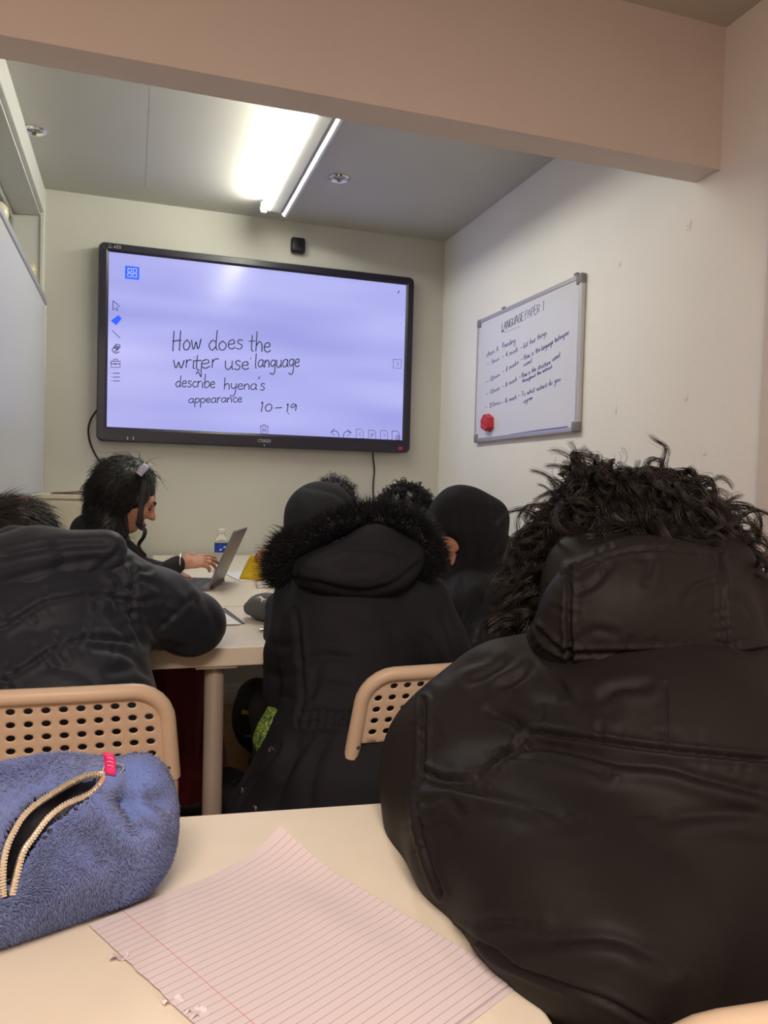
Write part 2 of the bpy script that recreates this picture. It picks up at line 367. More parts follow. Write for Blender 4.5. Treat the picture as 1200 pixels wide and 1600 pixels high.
# ------------------------------------------------------------------ the room
XR, XL, YB, H = 1.557, -.40, 3.836, 2.405
YF0, YF1, ZB = 1.796, 1.897, 2.013         # bulkhead: front face, back face, underside
XN, YN = -1.55, -2.1                        # the wider near room
def structure(name, b, m, parent=None, **k): return b.build(name, m, parent, kind='structure' if parent is None else None, **k)
structure('floor', MB().box((XN-.1, YN-.1, -.05), (XR+.1, YB+.1, 0)), MT['floor'])
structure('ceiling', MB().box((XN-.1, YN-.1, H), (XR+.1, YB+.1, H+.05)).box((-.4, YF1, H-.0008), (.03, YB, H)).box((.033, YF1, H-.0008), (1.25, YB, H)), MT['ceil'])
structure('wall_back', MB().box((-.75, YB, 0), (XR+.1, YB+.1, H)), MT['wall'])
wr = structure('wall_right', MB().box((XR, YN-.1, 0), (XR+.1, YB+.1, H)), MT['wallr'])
for i, (x, y, w, h) in enumerate([(1076, 353, 11, 15), (968, 412, 8, 9), (962, 639, 6, 14), (1072, 619, 9, 15), (1101, 708, 6, 6)]):
    c = onx(x, y, XR); s = (c[1]*.95+c[0]*.31)/FPX*1.3
    b = MB(); q = catmull([(-w*.5, h*.1), (-w*.3, -h*.4), (w*.3, -h*.5), (w*.45, 0), (w*.4, h*.6)], 4)
    b.tube([c+np.array([-.0005, -u*s*.9, v*s*.6]) for u, v in q], [.0022]*len(q), 6)
    b.tube([c+np.array([-.0005, -u*s*.45, v*s*.35]) for u, v in q], [.003]*len(q), 6)
    b.build('paint_chip', MT['wallr'], wr, smooth=True)
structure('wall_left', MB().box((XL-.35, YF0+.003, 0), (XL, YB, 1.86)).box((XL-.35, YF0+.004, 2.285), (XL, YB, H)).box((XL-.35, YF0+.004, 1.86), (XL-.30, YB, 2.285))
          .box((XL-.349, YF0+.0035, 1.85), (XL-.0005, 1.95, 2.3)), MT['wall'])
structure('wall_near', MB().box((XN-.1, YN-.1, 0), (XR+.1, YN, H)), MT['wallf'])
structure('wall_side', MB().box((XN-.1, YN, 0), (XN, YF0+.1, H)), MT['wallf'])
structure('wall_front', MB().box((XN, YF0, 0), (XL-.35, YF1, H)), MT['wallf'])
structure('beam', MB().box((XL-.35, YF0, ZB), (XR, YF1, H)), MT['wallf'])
w = structure('window_1', MB().box((XL-.012, 3.775, 1.86), (XL+.006, 3.836, 2.385), .004).box((XL-.20, 3.785, 1.86), (XL-.012, 3.836, 2.285))
              .box((XL-.012, 1.9, 2.278), (XL+.006, 3.775, 2.385), .004).box((XL-.12, 1.95, 2.265), (XL-.012, 3.8, 2.285)), MT['trim'])
MB().box((XL-.30, 1.95, 1.84), (XL, 3.80, 1.862)).build('window_sill', MT['trim'], w)
MB().box((XL-.150, 1.95, 2.225), (XL-.12, 3.79, 2.285)).box((XL-.150, 3.74, 1.862), (XL-.12, 3.79, 2.225)).box((XL-.137, 3.0, 1.862), (XL-.133, 3.004, 2.225)).build('window_frame', MT['recess'], w)
MB().box((XL-.138, 1.95, 1.862), (XL-.133, 3.74, 2.225)).build('window_pane', mat('hatch_glass', (.30, .32, .27), .18, spec=.5), w)
b = MB(); prof = [(0, 0), (.02, 0), (.02, .06), (.016, .068), (.016, .074), (.012, .086), (.006, .095), (0, .095)]
def skirt(a, c, nrm):
    a = np.array(a); c = np.array(c); n = np.array(nrm); bb = MB()
    P = [[p+n*u+np.array([0, 0, z]) for u, z in prof] for p in (a, c)]
    return bb.grid(P)
structure('baseboard_back', skirt((XL, YB, 0), (XR, YB, 0), (0, -1, 0)), MT['trim'])
structure('baseboard_right', skirt((XR, 1.6, 0), (XR, YB, 0), (-1, 0, 0)), MT['trim'])
structure('trim_1', MB().box((XR-.022, 1.50, 0), (XR, 1.592, 1.995), .004).box((XR-.012, .75, 0), (XR, 1.5, 1.98), .003), MT['wallf'])
# ------------------------------------------------------------------ single-stroke handwriting
GL = {
 'a': (.85, [[(.72,.8),(.45,1),(.12,.7),(.1,.25),(.38,.02),(.66,.35),(.72,.95),(.7,.25),(.88,.02)]]),
 'b': (.8, [[(.12,2),(.1,.1),(.45,0),(.75,.4),(.5,.95),(.12,.6)]]),
 'c': (.7, [[(.66,.85),(.4,1),(.1,.5),(.35,.02),(.7,.2)]]),
 'd': (.85, [[(.66,.85),(.35,1),(.08,.5),(.35,.02),(.66,.35)],[(.72,2),(.68,.4),(.84,.02)]]),
 'e': (.75, [[(.1,.5),(.6,.6),(.5,.98),(.15,.8),(.12,.25),(.4,0),(.72,.2)]]),
 'f': (.6, [[(.65,1.9),(.38,1.8),(.3,1),(.28,-.1)],[(.02,1),(.6,1.05)]]),
 'g': (.8, [[(.66,.85),(.35,1),(.08,.55),(.35,.1),(.64,.45)],[(.7,1),(.68,-.5),(.4,-.95),(.05,-.7)]]),
 'h': (.78, [[(.12,2),(.1,0)],[(.1,.55),(.4,1),(.64,.7),(.66,0)]]),
 'i': (.35, [[(.15,1),(.15,.1),(.28,0)],[(.17,1.45),(.19,1.5)]]),
 'k': (.7, [[(.12,2),(.1,0)],[(.6,1),(.12,.5),(.62,0)]]),
 'l': (.4, [[(.14,2),(.12,.2),(.3,0)]]),
 'm': (1.1, [[(.1,1),(.1,0)],[(.1,.6),(.35,1),(.5,.7),(.5,0)],[(.5,.6),(.75,1),(.92,.7),(.94,0)]]),
 'n': (.8, [[(.1,1),(.1,0)],[(.1,.55),(.4,1),(.64,.7),(.68,0)]]),
 'o': (.8, [[(.4,1),(.1,.6),(.2,.08),(.55,.05),(.72,.55),(.4,1)]]),
 'p': (.8, [[(.12,1),(.1,-1)],[(.1,.7),(.45,1),(.75,.6),(.45,.02),(.12,.2)]]),
 'q': (.8, [[(.66,.85),(.35,1),(.08,.5),(.35,.02),(.66,.35)],[(.7,1),(.68,-1),(.85,-.7)]]),
 'r': (.6, [[(.12,1),(.12,0)],[(.12,.6),(.32,.95),(.58,.95)]]),
 's': (.65, [[(.6,.88),(.3,1),(.15,.7),(.55,.38),(.4,.02),(.05,.1)]]),
 't': (.6, [[(.3,1.8),(.28,.25),(.5,0)],[(.0,1.1),(.6,1.18)]]),
 'u': (.85, [[(.1,1),(.12,.25),(.4,0),(.65,.4)],[(.7,1),(.7,.2),(.82,0)]]),
 'v': (.7, [[(.05,1),(.35,0),(.66,1)]]),
 'w': (1.05, [[(.05,1),(.2,.1),(.34,.05),(.5,.75),(.66,.05),(.8,.1),(.98,1)]]),
 'x': (.7, [[(.08,1),(.62,0)],[(.6,1),(.06,0)]]),
 'y': (.8, [[(.1,1),(.16,.35),(.42,.2),(.65,.5)],[(.72,1),(.6,-.5),(.3,-1),(.02,-.8)]]),
 "'": (.3, [[(.2,2),(.12,1.55)]]), '-': (.8, [[(.08,.8),(.7,.82)]]), '.': (.3, [[(.1,.05),(.16,.05)]]),
 'H': (1., [[(.12,2),(.1,0)],[(.02,1),(.85,1.05)],[(.75,2),(.72,0)]]), 'R': (1., [[(.1,2),(.1,0)],[(.1,1.95),(.7,1.8),(.6,1.1),(.1,1)],[(.3,1),(.8,0)]]),
 'A': (1., [[(.02,0),(.45,2),(.88,0)],[(.2,.8),(.72,.8)]]), 'L': (.8, [[(.12,2),(.1,0),(.75,.05)]]), 'N': (1., [[(.1,0),(.1,2),(.8,0),(.8,2)]]),
 'G': (1., [[(.8,1.7),(.45,2),(.1,1.2),(.25,.1),(.75,.2),(.8,.9),(.5,.9)]]), 'U': (.95, [[(.1,2),(.12,.4),(.42,0),(.75,.4),(.78,2)]]),
 'E': (.85, [[(.75,1.95),(.1,2),(.1,0),(.78,.05)],[(.1,1.05),(.62,1.05)]]), 'P': (.9, [[(.1,0),(.1,2),(.7,1.85),(.68,1.2),(.1,1)]]),
 'T': (.9, [[(.02,2),(.85,2)],[(.44,2),(.42,0)]]), 'C': (.9, [[(.8,1.7),(.45,2),(.1,1.2),(.25,.15),(.8,.3)]]), 'O': (1.05, [[(.5,2),(.1,1.3),(.2,.2),(.6,.02),(.92,.8),(.8,1.8),(.5,2)]]),
 'S': (.85, [[(.75,1.75),(.35,2),(.15,1.5),(.7,.7),(.45,0),(.08,.25)]]),
 '0': (.85, [[(.4,2),(.08,1.2),(.18,.15),(.5,.02),(.75,.8),(.65,1.8),(.4,2)]]), '1': (.4, [[(.1,1.75),(.22,2),(.14,0)]]), '2': (.85, [[(.1,1.6),(.4,2),(.7,1.5),(.1,.02),(.78,.05)]]),
 '4': (.85, [[(.55,2),(.08,.7),(.78,.72)],[(.55,1.3),(.52,0)]]), '5': (.8, [[(.7,1.95),(.2,2),(.15,1.2),(.6,1.1),(.7,.4),(.35,0),(.05,.2)]]),
 '6': (.8, [[(.6,1.95),(.2,1.2),(.1,.4),(.4,0),(.7,.5),(.4,1),(.12,.6)]]), '8': (.8, [[(.65,1.7),(.35,2),(.15,1.5),(.6,.8),(.4,.02),(.1,.5),(.6,1.3),(.65,1.7)]]),
 '9': (.8, [[(.65,1.6),(.35,2),(.1,1.4),(.35,1),(.66,1.5),(.6,0)]]), ' ': (.7, []),
}
def write(b, text, A, B, up, r, xh=None, rng=random.Random(3), smooth=True):
    """lay a handwritten line from point A to point B; up is the in-plane up vector with the x-height as length"""
    A = np.array(A); B = np.array(B); tot = sum(GL[c][0] for c in text); ux = (B-A)/tot; x = 0.
    nrm = np.cross(ux, up); nrm /= np.linalg.norm(nrm)
    for ch in text:
        wd, st = GL[ch]; j = rng.uniform(-.06, .06); sc = rng.uniform(.92, 1.08)
        for s in st:
            pts = [A+ux*(x+px_*1.0)+np.array(up)*(py_*sc+j) for px_, py_ in s]
            pts = catmull(pts, 4) if smooth and len(pts) > 2 else pts
            b.tube(pts, r, 5)
        x += wd
# ------------------------------------------------------------------ interactive screen
TX0, TX1, TZ0, TZ1, TY = -.1655, 1.3645, 1.2741, 2.1781, YB-.08
tv = thing('interactive_screen', 'large black-framed touch screen on the back wall showing a handwritten question on lavender', 'screen', ((TX0+TX1)/2, YB, TZ0))
b = MB()
def rrect(x0, x1, z0, z1, r, n=8):
    out = []
    for cx, cz, a0 in ((x1-r, z1-r, 0), (x0+r, z1-r, 90), (x0+r, z0+r, 180), (x1-r, z0+r, 270)):
        for k in range(n+1):
            a = math.radians(a0+90*k/n); out.append((cx+r*math.cos(a), cz+r*math.sin(a)))
    return out
SX0, SX1, SZ0, SZ1 = TX0+.046, TX1-.046, TZ0+.066, TZ1-.044
o1 = rrect(TX0, TX1, TZ0, TZ1, .028); o2 = rrect(TX0+.006, TX1-.006, TZ0+.006, TZ1-.006, .024); i1 = rrect(SX0-.012, SX1+.012, SZ0-.012, SZ1+.012, .004); i2 = rrect(SX0, SX1, SZ0, SZ1, .0015)
loops = [[(x, YB-.002, z) for x, z in o2], [(x, YB-.002, z) for x, z in o1], [(x, TY+.012, z) for x, z in o1], [(x, TY, z) for x, z in o2], [(x, TY, z) for x, z in i1], [(x, TY+.008, z) for x, z in i2]]
P = [[l[i % len(l)] for l in loops] for i in range(len(o1)+1)]
b.grid(P); b.build('bezel', MT['bezel'], tv, smooth=True, sharp=30)
sm = mat('lit_screen', (.01, .01, .015), .2, spec=.3, emit=(.42, .43, .93), es=.93)
nt = sm.node_tree; bs = nt.nodes['Principled BSDF']; tc = nt.nodes.new('ShaderNodeTexCoord'); mp = nt.nodes.new('ShaderNodeMapping'); mp.inputs['Scale'].default_value = (1.2, 1, 7)
nt.links.new(tc.outputs['Object'], mp.inputs[0]); nz = nt.nodes.new('ShaderNodeTexNoise'); nz.inputs['Scale'].default_value = .9; nz.inputs['Detail'].default_value = 1.
nt.links.new(mp.outputs[0], nz.inputs['Vector']); rp = nt.nodes.new('ShaderNodeValToRGB'); rp.color_ramp.elements[0].position = .3; rp.color_ramp.elements[1].position = .72
rp.color_ramp.elements[0].color = (.37, .375, .84, 1); rp.color_ramp.elements[1].color = (.50, .51, .97, 1)
nt.links.new(nz.outputs['Fac'], rp.inputs[0]); nt.links.new(rp.outputs[0], bs.inputs['Emission Color'])
MB().box((SX0-.001, TY+.007, SZ0-.001), (SX1+.001, TY+.03, SZ1+.001)).build('display', sm, tv)
YS = TY+.0062
def zs(x, y): return ony(130+x/2.182, 360+y/2.182, YS)       # point on the display seen at a spot of a 2.18x close-up
UPX = 1/2.182*4.0/FPX
b = MB()
def line_done(n_, parent, m_):
    global b
    b.build(n_, MT[m_], parent, smooth=True); b = MB()
def tvw(t, x0, x1, y0, y1, xh, r=.0026): write(b, t, zs(x0, y0), zs(x1, y1), np.array([0.03, 0, 1])*xh*UPX, r)
tvw('How', 302, 403, 412, 402, 31); tvw('does', 425, 545, 408, 406, 30); tvw('the', 563, 640, 412, 416, 30)
line_done('handwritten_line', tv, 'ink')
tvw('wri', 305, 383, 468, 470, 25); tvw('t', 372, 402, 478, 478, 26); tvw('er', 398, 462, 472, 468, 26); tvw('use', 480, 566, 474, 476, 27); tvw('language', 584, 738, 468, 466, 24)
b.tube(catmull([zs(385, 490), zs(392, 482), zs(402, 500), zs(402, 478), zs(404, 460)], 4), .0024, 5); b.tube([zs(570, 438), zs(572, 436)], .003, 5); line_done('handwritten_line', tv, 'ink')
tvw('describe', 313, 450, 535, 536, 19, .0023); tvw("hyena's", 478, 620, 542, 545, 20, .0023); line_done('handwritten_line', tv, 'ink'); tvw('appearance', 358, 542, 588, 586, 15, .0022)
line_done('handwritten_line', tv, 'ink')
tvw('1', 600, 620, 620, 618, 15, .0024); tvw('0', 618, 646, 616, 616, 11, .0024); tvw('-', 650, 682, 612, 610, 8, .0024); tvw('19', 690, 730, 622, 614, 13, .0024)
b.tube([zs(698, 625), zs(700, 624)], .003, 5)
line_done('handwritten_line', tv, 'ink')
def icon(name, strokes, m='icon', r=.0017, close=False):
    bb = MB()
    for s in strokes: bb.tube([zs(*p) for p in s], r, 5)
    return bb.build(name, MT[m], tv)
bb = MB(); c0 = zs(143, 120); c1 = zs(191, 169); bb.box((c0[0], YS-.001, c1[2]), (c1[0], YS+.001, c0[2]), .0008); ib = bb.build('menu_icon', MT['iconblue'], tv)
bb = MB()
for cx, cy in ((158.5, 136), (176, 137), (158, 152.5), (175.5, 153.5)): bb.tube([np.array(zs(cx+u, cy+v))+np.array([0, -.0018, 0]) for u, v in ((-6, -6), (6, -6), (6, 6), (-6, 6), (-6, -6))], .0012, 5)
bb.build('icon_squares', MT['iconwhite'], ib)
icon('cursor_icon', [[(102, 240), (101, 272), (109, 266), (116, 274), (119, 270), (114, 262), (125, 259), (102, 240)]])
bb = MB(); bb.grid([[zs(96, 308), zs(112, 322)], [zs(120, 290), zs(130, 300)]]); bb.tube([zs(96, 308), zs(112, 322), zs(130, 300), zs(120, 290), zs(96, 308)], .002, 5); bb.build('pencil_icon', MT['iconblue'], tv)
icon('line_icon', [[(99, 341), (126, 367)]])
icon('eraser_icon', [[(98, 408), (112, 388), (125, 390), (126, 398), (112, 412), (100, 412), (98, 408)], [(104, 399), (118, 405)], [(108, 393), (122, 400)], [(106, 404), (116, 392)], [(112, 408), (122, 394)], [(102, 416), (112, 419), (123, 414)]], r=.002)
icon('toolbox_icon', [[(95, 446), (126, 446), (126, 467), (95, 467), (95, 446)], [(104, 446), (104, 439), (117, 439), (117, 446)], [(95, 455), (126, 455)], [(110, 452), (110, 459)]])
icon('list_icon', [[(101, 487), (125, 487)], [(101, 500), (125, 500)], [(101, 513), (125, 513)], [(94, 486), (96, 486)], [(94, 499), (96, 499)], [(94, 512), (96, 512)]])
icon('bin_icon', [[(602, 667), (632, 668)], [(605, 668), (606, 693), (628, 693), (629, 668)], [(612, 667), (612, 662), (622, 662), (622, 667)], [(612, 674), (612, 687)], [(617, 674), (617, 687)], [(622, 674), (622, 687)]], r=.0014)
def curve_i(p): return [tuple(q) for q in catmull(p, 5)]
icon('undo_icon', [curve_i([(845, 688), (858, 683), (868, 689), (872, 703)]), [(857, 676), (844, 688), (857, 698)]])
icon('redo_icon', [curve_i([(913, 690), (900, 685), (890, 691), (887, 705)]), [(901, 679), (914, 690), (901, 700)]])
def page(name, x, y, inner, m): icon(name, [[(x-12, y-16), (x+5, y-16), (x+12, y-9), (x+12, y+15), (x-12, y+15), (x-12, y-16)]]+inner, m, .0014)
page('page_back_icon', 943, 694, [[(946, 688), (939, 694), (946, 700)]], 'iconpale')
page('page_icon', 985, 697, [[(981, 706), (983, 692), (989, 692), (989, 698), (982, 699)]], 'icon')
page('page_next_icon', 1026, 698, [[(1024, 692), (1031, 698), (1024, 704)]], 'iconpale')
page('page_add_icon', 1065, 700, [[tuple(np.array([1073, 707])+8*np.array([math.cos(a), math.sin(a)])) for a in np.linspace(0, 6.28, 14)], [(1069, 707), (1077, 707)], [(1073, 703), (1073, 711)]], 'icon')
icon('expand_icon', [[(1058, 440), (1085, 441), (1084, 470), (1057, 469), (1058, 440)], [(1068, 448), (1076, 455), (1068, 462)]], r=.0014)
for q_ in ([(1072, 215), (1078, 206)], [(1087, 290), (1087.5, 289)], [(1083, 317), (1083.5, 316)]): icon('pen_dot', [q_], 'ink', .0022)
bb = MB()
def zb(x, y): return ony(130+x/2.182, 360+y/2.182, TY-.0004)
write(bb, 'CTOUCH', zb(595, 722), zb(640, 724), np.array([0, 0, 1])*5.*UPX, .0011, smooth=False); bb.build('brand_lettering', MT['bezelmark'], tv); bb = MB().cyl(zb(617.5, 733), zb(617.5, 733)+np.array([0, .001, 0]), .0035); bb.build('standby_light', MT['bezelmark'], tv); bb = MB()
write(bb, '4SS', zb(104, 60), zb(130, 62), np.array([0, 0, 1])*4.2*UPX, .0010); bb.tube([zb(86, 58), zb(92, 47), zb(98, 59), zb(86, 58)], .0010, 5)
bb.build('corner_logo', MT['bezelmark'], tv)
for x_ in (151, 171): MB().tube([zb(x_, 704), zb(x_, 714)], .0022, 6).build('port_mark', MT['bezelmark'], tv)
q = zb(1082, 743); MB().box(q-np.array([.011, .0005, .008]), q+np.array([.011, .003, .008])).build('status_sticker', MT['red'], tv)
# camera box above the screen, cables
w = ony(464, 386, YB); wc = thing('wall_camera', 'small black square camera box on the back wall just above the screen', 'camera', (w[0], YB, w[2]-.03))
b = MB(); b.box((w[0]-.035, YB-.045, w[2]-.037), (w[0]+.035, YB-.001, w[2]+.037), .012, 3).build('housing', MT['dark'], wc, smooth=True)
MB().lathe((w[0]+.008, YB-.0465, w[2]+.004), [(0, 0), (.011, 0), (.013, .003), (.013, -.002)], axis=(0, 1, 0)).build('lens', mat('lens_glass', (.012, .012, .016), .1), wc, smooth=True)
def cable(name, label, pts, r=.0042):
    o = MB().tube(catmull([ony(x, y, YB-dy) for x, y, dy in pts], 8), r, 8).build(name, MT['dark'], None, smooth=True); return tag(o, label, 'cable')
cable('power_cable', 'thin black cable looping down the wall below the screen\'s left end', [(152, 640, .05), (142, 655, .02), (138, 672, .006), (141, 692, .004), (150, 712, .004), (162, 728, .004), (172, 740, .004), (178, 752, .004)])
cable('signal_cable', 'thin black cable hanging below the screen\'s right half behind the curly-haired person', [(583, 700, .04), (583, 715, .015), (585, 735, .004), (583, 760, .004), (584, 785, .004), (588, 850, .004)])
# ------------------------------------------------------------------ ceiling batten and spots
LZ = H
bt = thing('fluorescent_batten', 'twin-tube fluorescent batten on the ceiling with only its left tube lit', 'ceiling light', (.60, 2.85, H))
Y0, Y1 = 2.08, 3.58
MB().box((.572, Y0, H-.057), (.630, Y1, H-.001), .006).build('body', MT['batten'], bt)
def tube_l(name, x, z, m, r=.0125): return MB().cyl((x, Y0+.02, z), (x, Y1-.012, z), r).build(name, MT[m], bt, smooth=True)
tube_l('lit_tube', .550, H-.050, 'tube', .0150)['label'] = 'glowing white fluorescent tube'
tube_l('unlit_tube', .650, H-.064, 'tubeoff')['label'] = 'unlit white fluorescent tube'
for x in (.550, .648):
    for y in (Y0+.01, Y1-.008): MB().box((x-.014, y-.009, H-.068), (x+.014, y+.009, H-.02), .004).box((min(x, .595), y-.008, H-.04), (max(x, .595), y+.008, H-.02)).build('lamp_holder', MT['whiteplastic'], bt)
MB().cyl((.597, Y1-.05, H-.055), (.597, Y1-.05, H-.044), .009).build('starter', MT['whiteplastic'], bt, smooth=True)
for (px, py), lab in (((55, 203), 'chrome ceiling downlight at the left edge of the ceiling'), ((530, 277), 'chrome ceiling downlight beside the unlit fluorescent tube')):
    c = onz(px, py, H); d = thing('downlight', lab, 'downlight', c, 0, 'recessed ceiling downlights')
    MB().lathe(c, [(.043, 0), (.045, -.004), (.040, -.010), (.032, -.009), (.028, -.003), (.026, .0)], 36).build('ring', MT['chrome'], d, smooth=True)
    MB().lathe(c, [(.027, -.002), (.020, -.001), (.012, -.004), (.0, -.005)], 30).build('bulb', mat('spot_bulb', (.3, .3, .29), .15, metal=.6), d, smooth=True)
# cream rounded ornaments on the sill
for (px, py, x, r), lab in (((-8, 332, -.455, .045), 'cream rounded jar on the high sill, cut by the left edge'), ((46, 420, -.455, .034), 'cream rounded jar on the high sill, the one nearer the back wall')):
    y = onx(px, py, x)[1]; z0 = 1.862; rr = r
    zc_ = onx(px, py, x)[2]; hh = max(zc_-z0, .05)
    j = MB().lathe((x, y, z0), [(0, 0), (rr*.5, 0), (rr*.62, .01), (rr*.8, hh*.6), (rr*.95, hh), (rr*.88, hh+rr*.45), (rr*.6, hh+rr*.75), (rr*.3, hh+rr*.85), (rr*.12, hh+rr*.9), (0, hh+rr*.9)], 40).build('jar', MT['cream'], None, smooth=True, sharp=60)
    tag(j, lab, 'jar', 'cream jars on the high sill')
# wide whiteboard on the left wall
wb = thing('wide_whiteboard', 'wide frameless-looking whiteboard covering the left wall below the high window', 'whiteboard', (XL, 2.9, .95))
MB().box((XL+.001, 1.98, .95), (XL+.018, 3.735, 1.862), .002).build('writing_surface', MT['boardleft'], wb)
MB().box((XL, 1.975, 1.862), (XL+.024, 3.745, 1.888), .003).box((XL, 3.735, .94), (XL+.022, 3.745, 1.87), .002).box((XL, 1.975, .93), (XL+.024, 3.745, .95), .003).build('rail', MT['alu'], wb)
# ------------------------------------------------------------------ whiteboard on the right wall
BY0, BY1, BZ0, BZ1 = 2.457, 3.348, 1.3184, 1.892
BX = XR-.022
bd = thing('whiteboard', 'small aluminium-framed whiteboard with blue exam notes on the right wall', 'whiteboard', (XR, (BY0+BY1)/2, BZ0))
MB().box((BX+.004, BY0+.012, BZ0+.012), (XR-.004, BY1-.012, BZ1-.012)).build('writing_surface', MT['boardwhite'], bd)
MB().box((BX, BY0, BZ0+.03), (XR-.002, BY0+.018, BZ1-.03), .003).box((BX, BY1-.018, BZ0+.03), (XR-.002, BY1, BZ1-.03), .003).box((BX, BY0+.03, BZ1-.018), (XR-.002, BY1-.03, BZ1), .003).box((BX, BY0+.03, BZ0), (XR-.002, BY1-.03, BZ0+.018), .003).build('frame', MT['alu'], bd)
for y in (BY0, BY1-.038):
    for z in (BZ0, BZ1-.038): MB().box((BX-.002, y-.002 if y == BY0 else y, z-.002 if z == BZ0 else z), (XR-.001, y+.038 if y == BY0 else y+.04, z+.038 if z == BZ0 else z+.04), .007, 3).build('corner_cap', MT['greyplastic'], bd, smooth=True)
for y in (BY0+.05, BY1-.25): MB().box((XR-.012, y, BZ1-.004), (XR-.001, y+.022, BZ1+.016), .003).build('hanger', MT['greyplastic'], bd)
b = MB(); b2 = MB(); BS = BX+.0035
def zw(x, y): return onx(720+x/5.159, 400+y/5.159, BS)
def bw(t, x0, y0, x1, y1, xh, r=.0012, bb=None): write(bb or b, t, zw(x0, y0), zw(x1, y1), np.array([0, 0, 1])*xh/5.159*3.45/FPX, r)
bw('LANGUAGE', 330, 606, 506, 516, 31, .0014, b2); bw('PAPER 1', 516, 512, 672, 438, 32, .0012, b)
b2.tube([zw(330, 612), zw(345, 604)], .003, 5); b.tube([zw(345, 620), zw(480, 566)], .0008, 5)
line_done('handwritten_line', bd, 'marker')
bw('ction A', 205, 815, 305, 765, 22); bw('Reading', 333, 745, 440, 697, 22)
line_done('handwritten_line', bd, 'marker')
bw('- 5min', 212, 890, 312, 838, 18); bw('- 4 mark', 332, 832, 460, 768, 19); bw('- list four things', 480, 760, 692, 632, 20)
line_done('handwritten_line', bd, 'marker')
bw('- 12min', 205, 1030, 316, 966, 18); bw('- 8 marks', 335, 950, 465, 868, 19); bw('- How is the', 482, 855, 640, 765, 20); bw('language techniques', 650, 765, 872, 628, 19); bw('used', 505, 892, 572, 856, 17)
line_done('handwritten_line', bd, 'marker')
bw('- 10min', 205, 1130, 316, 1075, 18); bw('- 8 mark', 330, 1070, 455, 1005, 19); bw('- How is the structure', 468, 995, 722, 870, 19); bw('used', 735, 850, 800, 812, 19); bw('throughout the extract', 495, 1024, 735, 902, 13, .0013)
line_done('handwritten_line', bd, 'marker')
bw('- 20min', 195, 1235, 325, 1190, 17); bw('- 16 mark', 330, 1195, 450, 1150, 18); bw('- To what extent', 462, 1145, 695, 1058, 19); bw('do you', 705, 1048, 802, 1005, 19); bw('agree', 505, 1190, 578, 1152, 16)
line_done('handwritten_line', bd, 'marker')
b.tube([zw(395, 1442), zw(640, 1405), zw(860, 1378)], .0035, 5)
b.build('ink_line', MT['marker'], bd, smooth=True); b2.build('handwritten_line', MT['markerdark'], bd, smooth=True)
c = zw(232, 1345); er = thing('board_eraser', 'red magnetic eraser stuck at the small whiteboard\'s lower left corner', 'eraser', c)
y, z = c[1], c[2]; hx = [(-.040, .016), (-.036, -.026), (.010, -.042), (.044, -.024), (.040, .020), (-.008, .042)]
bb = MB(); f0 = [(BX+.003, y-u, z+v) for u, v in hx]; f1 = [(BX-.026, y-u*.9, z+v*.9) for u, v in hx]
bb.poly(f0).poly(f1)
for i in range(6): bb.poly([f0[i], f0[(i+1) % 6], f1[(i+1) % 6], f1[i]])
bmesh.ops.remove_doubles(bb.bm, verts=bb.bm.verts, dist=.0005); bmesh.ops.bevel(bb.bm, geom=bb.bm.edges[:], offset=.0015, segments=1, affect='EDGES'); bb.build('eraser_block', MT['red'], er)
MB().tube([(BX-.0262, y+.022, z+.010), (BX-.0262, y-.006, z-.004), (BX-.0262, y-.024, z-.016)], .0016, 6).build('groove', mat('eraser_shade', s2l((120, 20, 34)), .5), er)
# ------------------------------------------------------------------ tables
def table(name, label, c, size, rz, z=.74, th=.036, legs=None, group=None):
    t = thing(name, label, 'table', (c[0], c[1], 0), rz, group)
    R = Matrix.Translation((c[0], c[1], 0)) @ Matrix.Rotation(rz, 4, 'Z')
    sx, sy = size[0]/2, size[1]/2
    b = MB(); b.box((-sx, -sy, z-th), (sx, sy, z), .003, 2); bmesh.ops.transform(b.bm, matrix=R, verts=b.bm.verts); b.build('tabletop', MT['table'], t)
    for lx, ly in legs or [(x, y) for x in (-sx+.06, sx-.06) for y in (-sy+.06, sy-.06)]:
        b = MB(); b.cyl((lx, ly, .012), (lx, ly, z-th), .022, n=28).cyl((lx, ly, 0), (lx, ly, .014), .024).box((lx-.045, ly-.045, z-th-.006), (lx+.045, ly+.045, z-th), .002)
        bmesh.ops.transform(b.bm, matrix=R, verts=b.bm.verts); b.build('leg', MT['leg'], t, smooth=True)
    return t
a5 = math.radians(-5.3); ux = np.array([math.cos(a5), math.sin(a5)]); uy = np.array([-math.sin(a5), math.cos(a5)])
cn = np.array([.308, .810]); NW, ND = 1.0, .60
cc = cn-ux*NW/2-uy*ND/2
TN = table('desk', 'pale laminate desk in the foreground under the lined paper and the plush case', cc, (NW, ND), a5, .742)
TT2 = .72
table('desk', 'pale laminate table the two hunched people sit at, nearer of the two far tables', ((-.385+.72)/2, (1.681+2.232)/2), (1.105, .551), 0, .74, .042,
      legs=[(.178-.1675, -.225), (-.49, -.21), (-.49, .21), (.49, -.21), (.49, .21)])
table('desk', 'pale laminate table against the back wall under the laptop and water bottle', (.42, 3.02), (.66, 1.56), 0, .742, .036, legs=[(-.183, -.72), (-.183, .70), (.27, -.72), (.27, .70)])
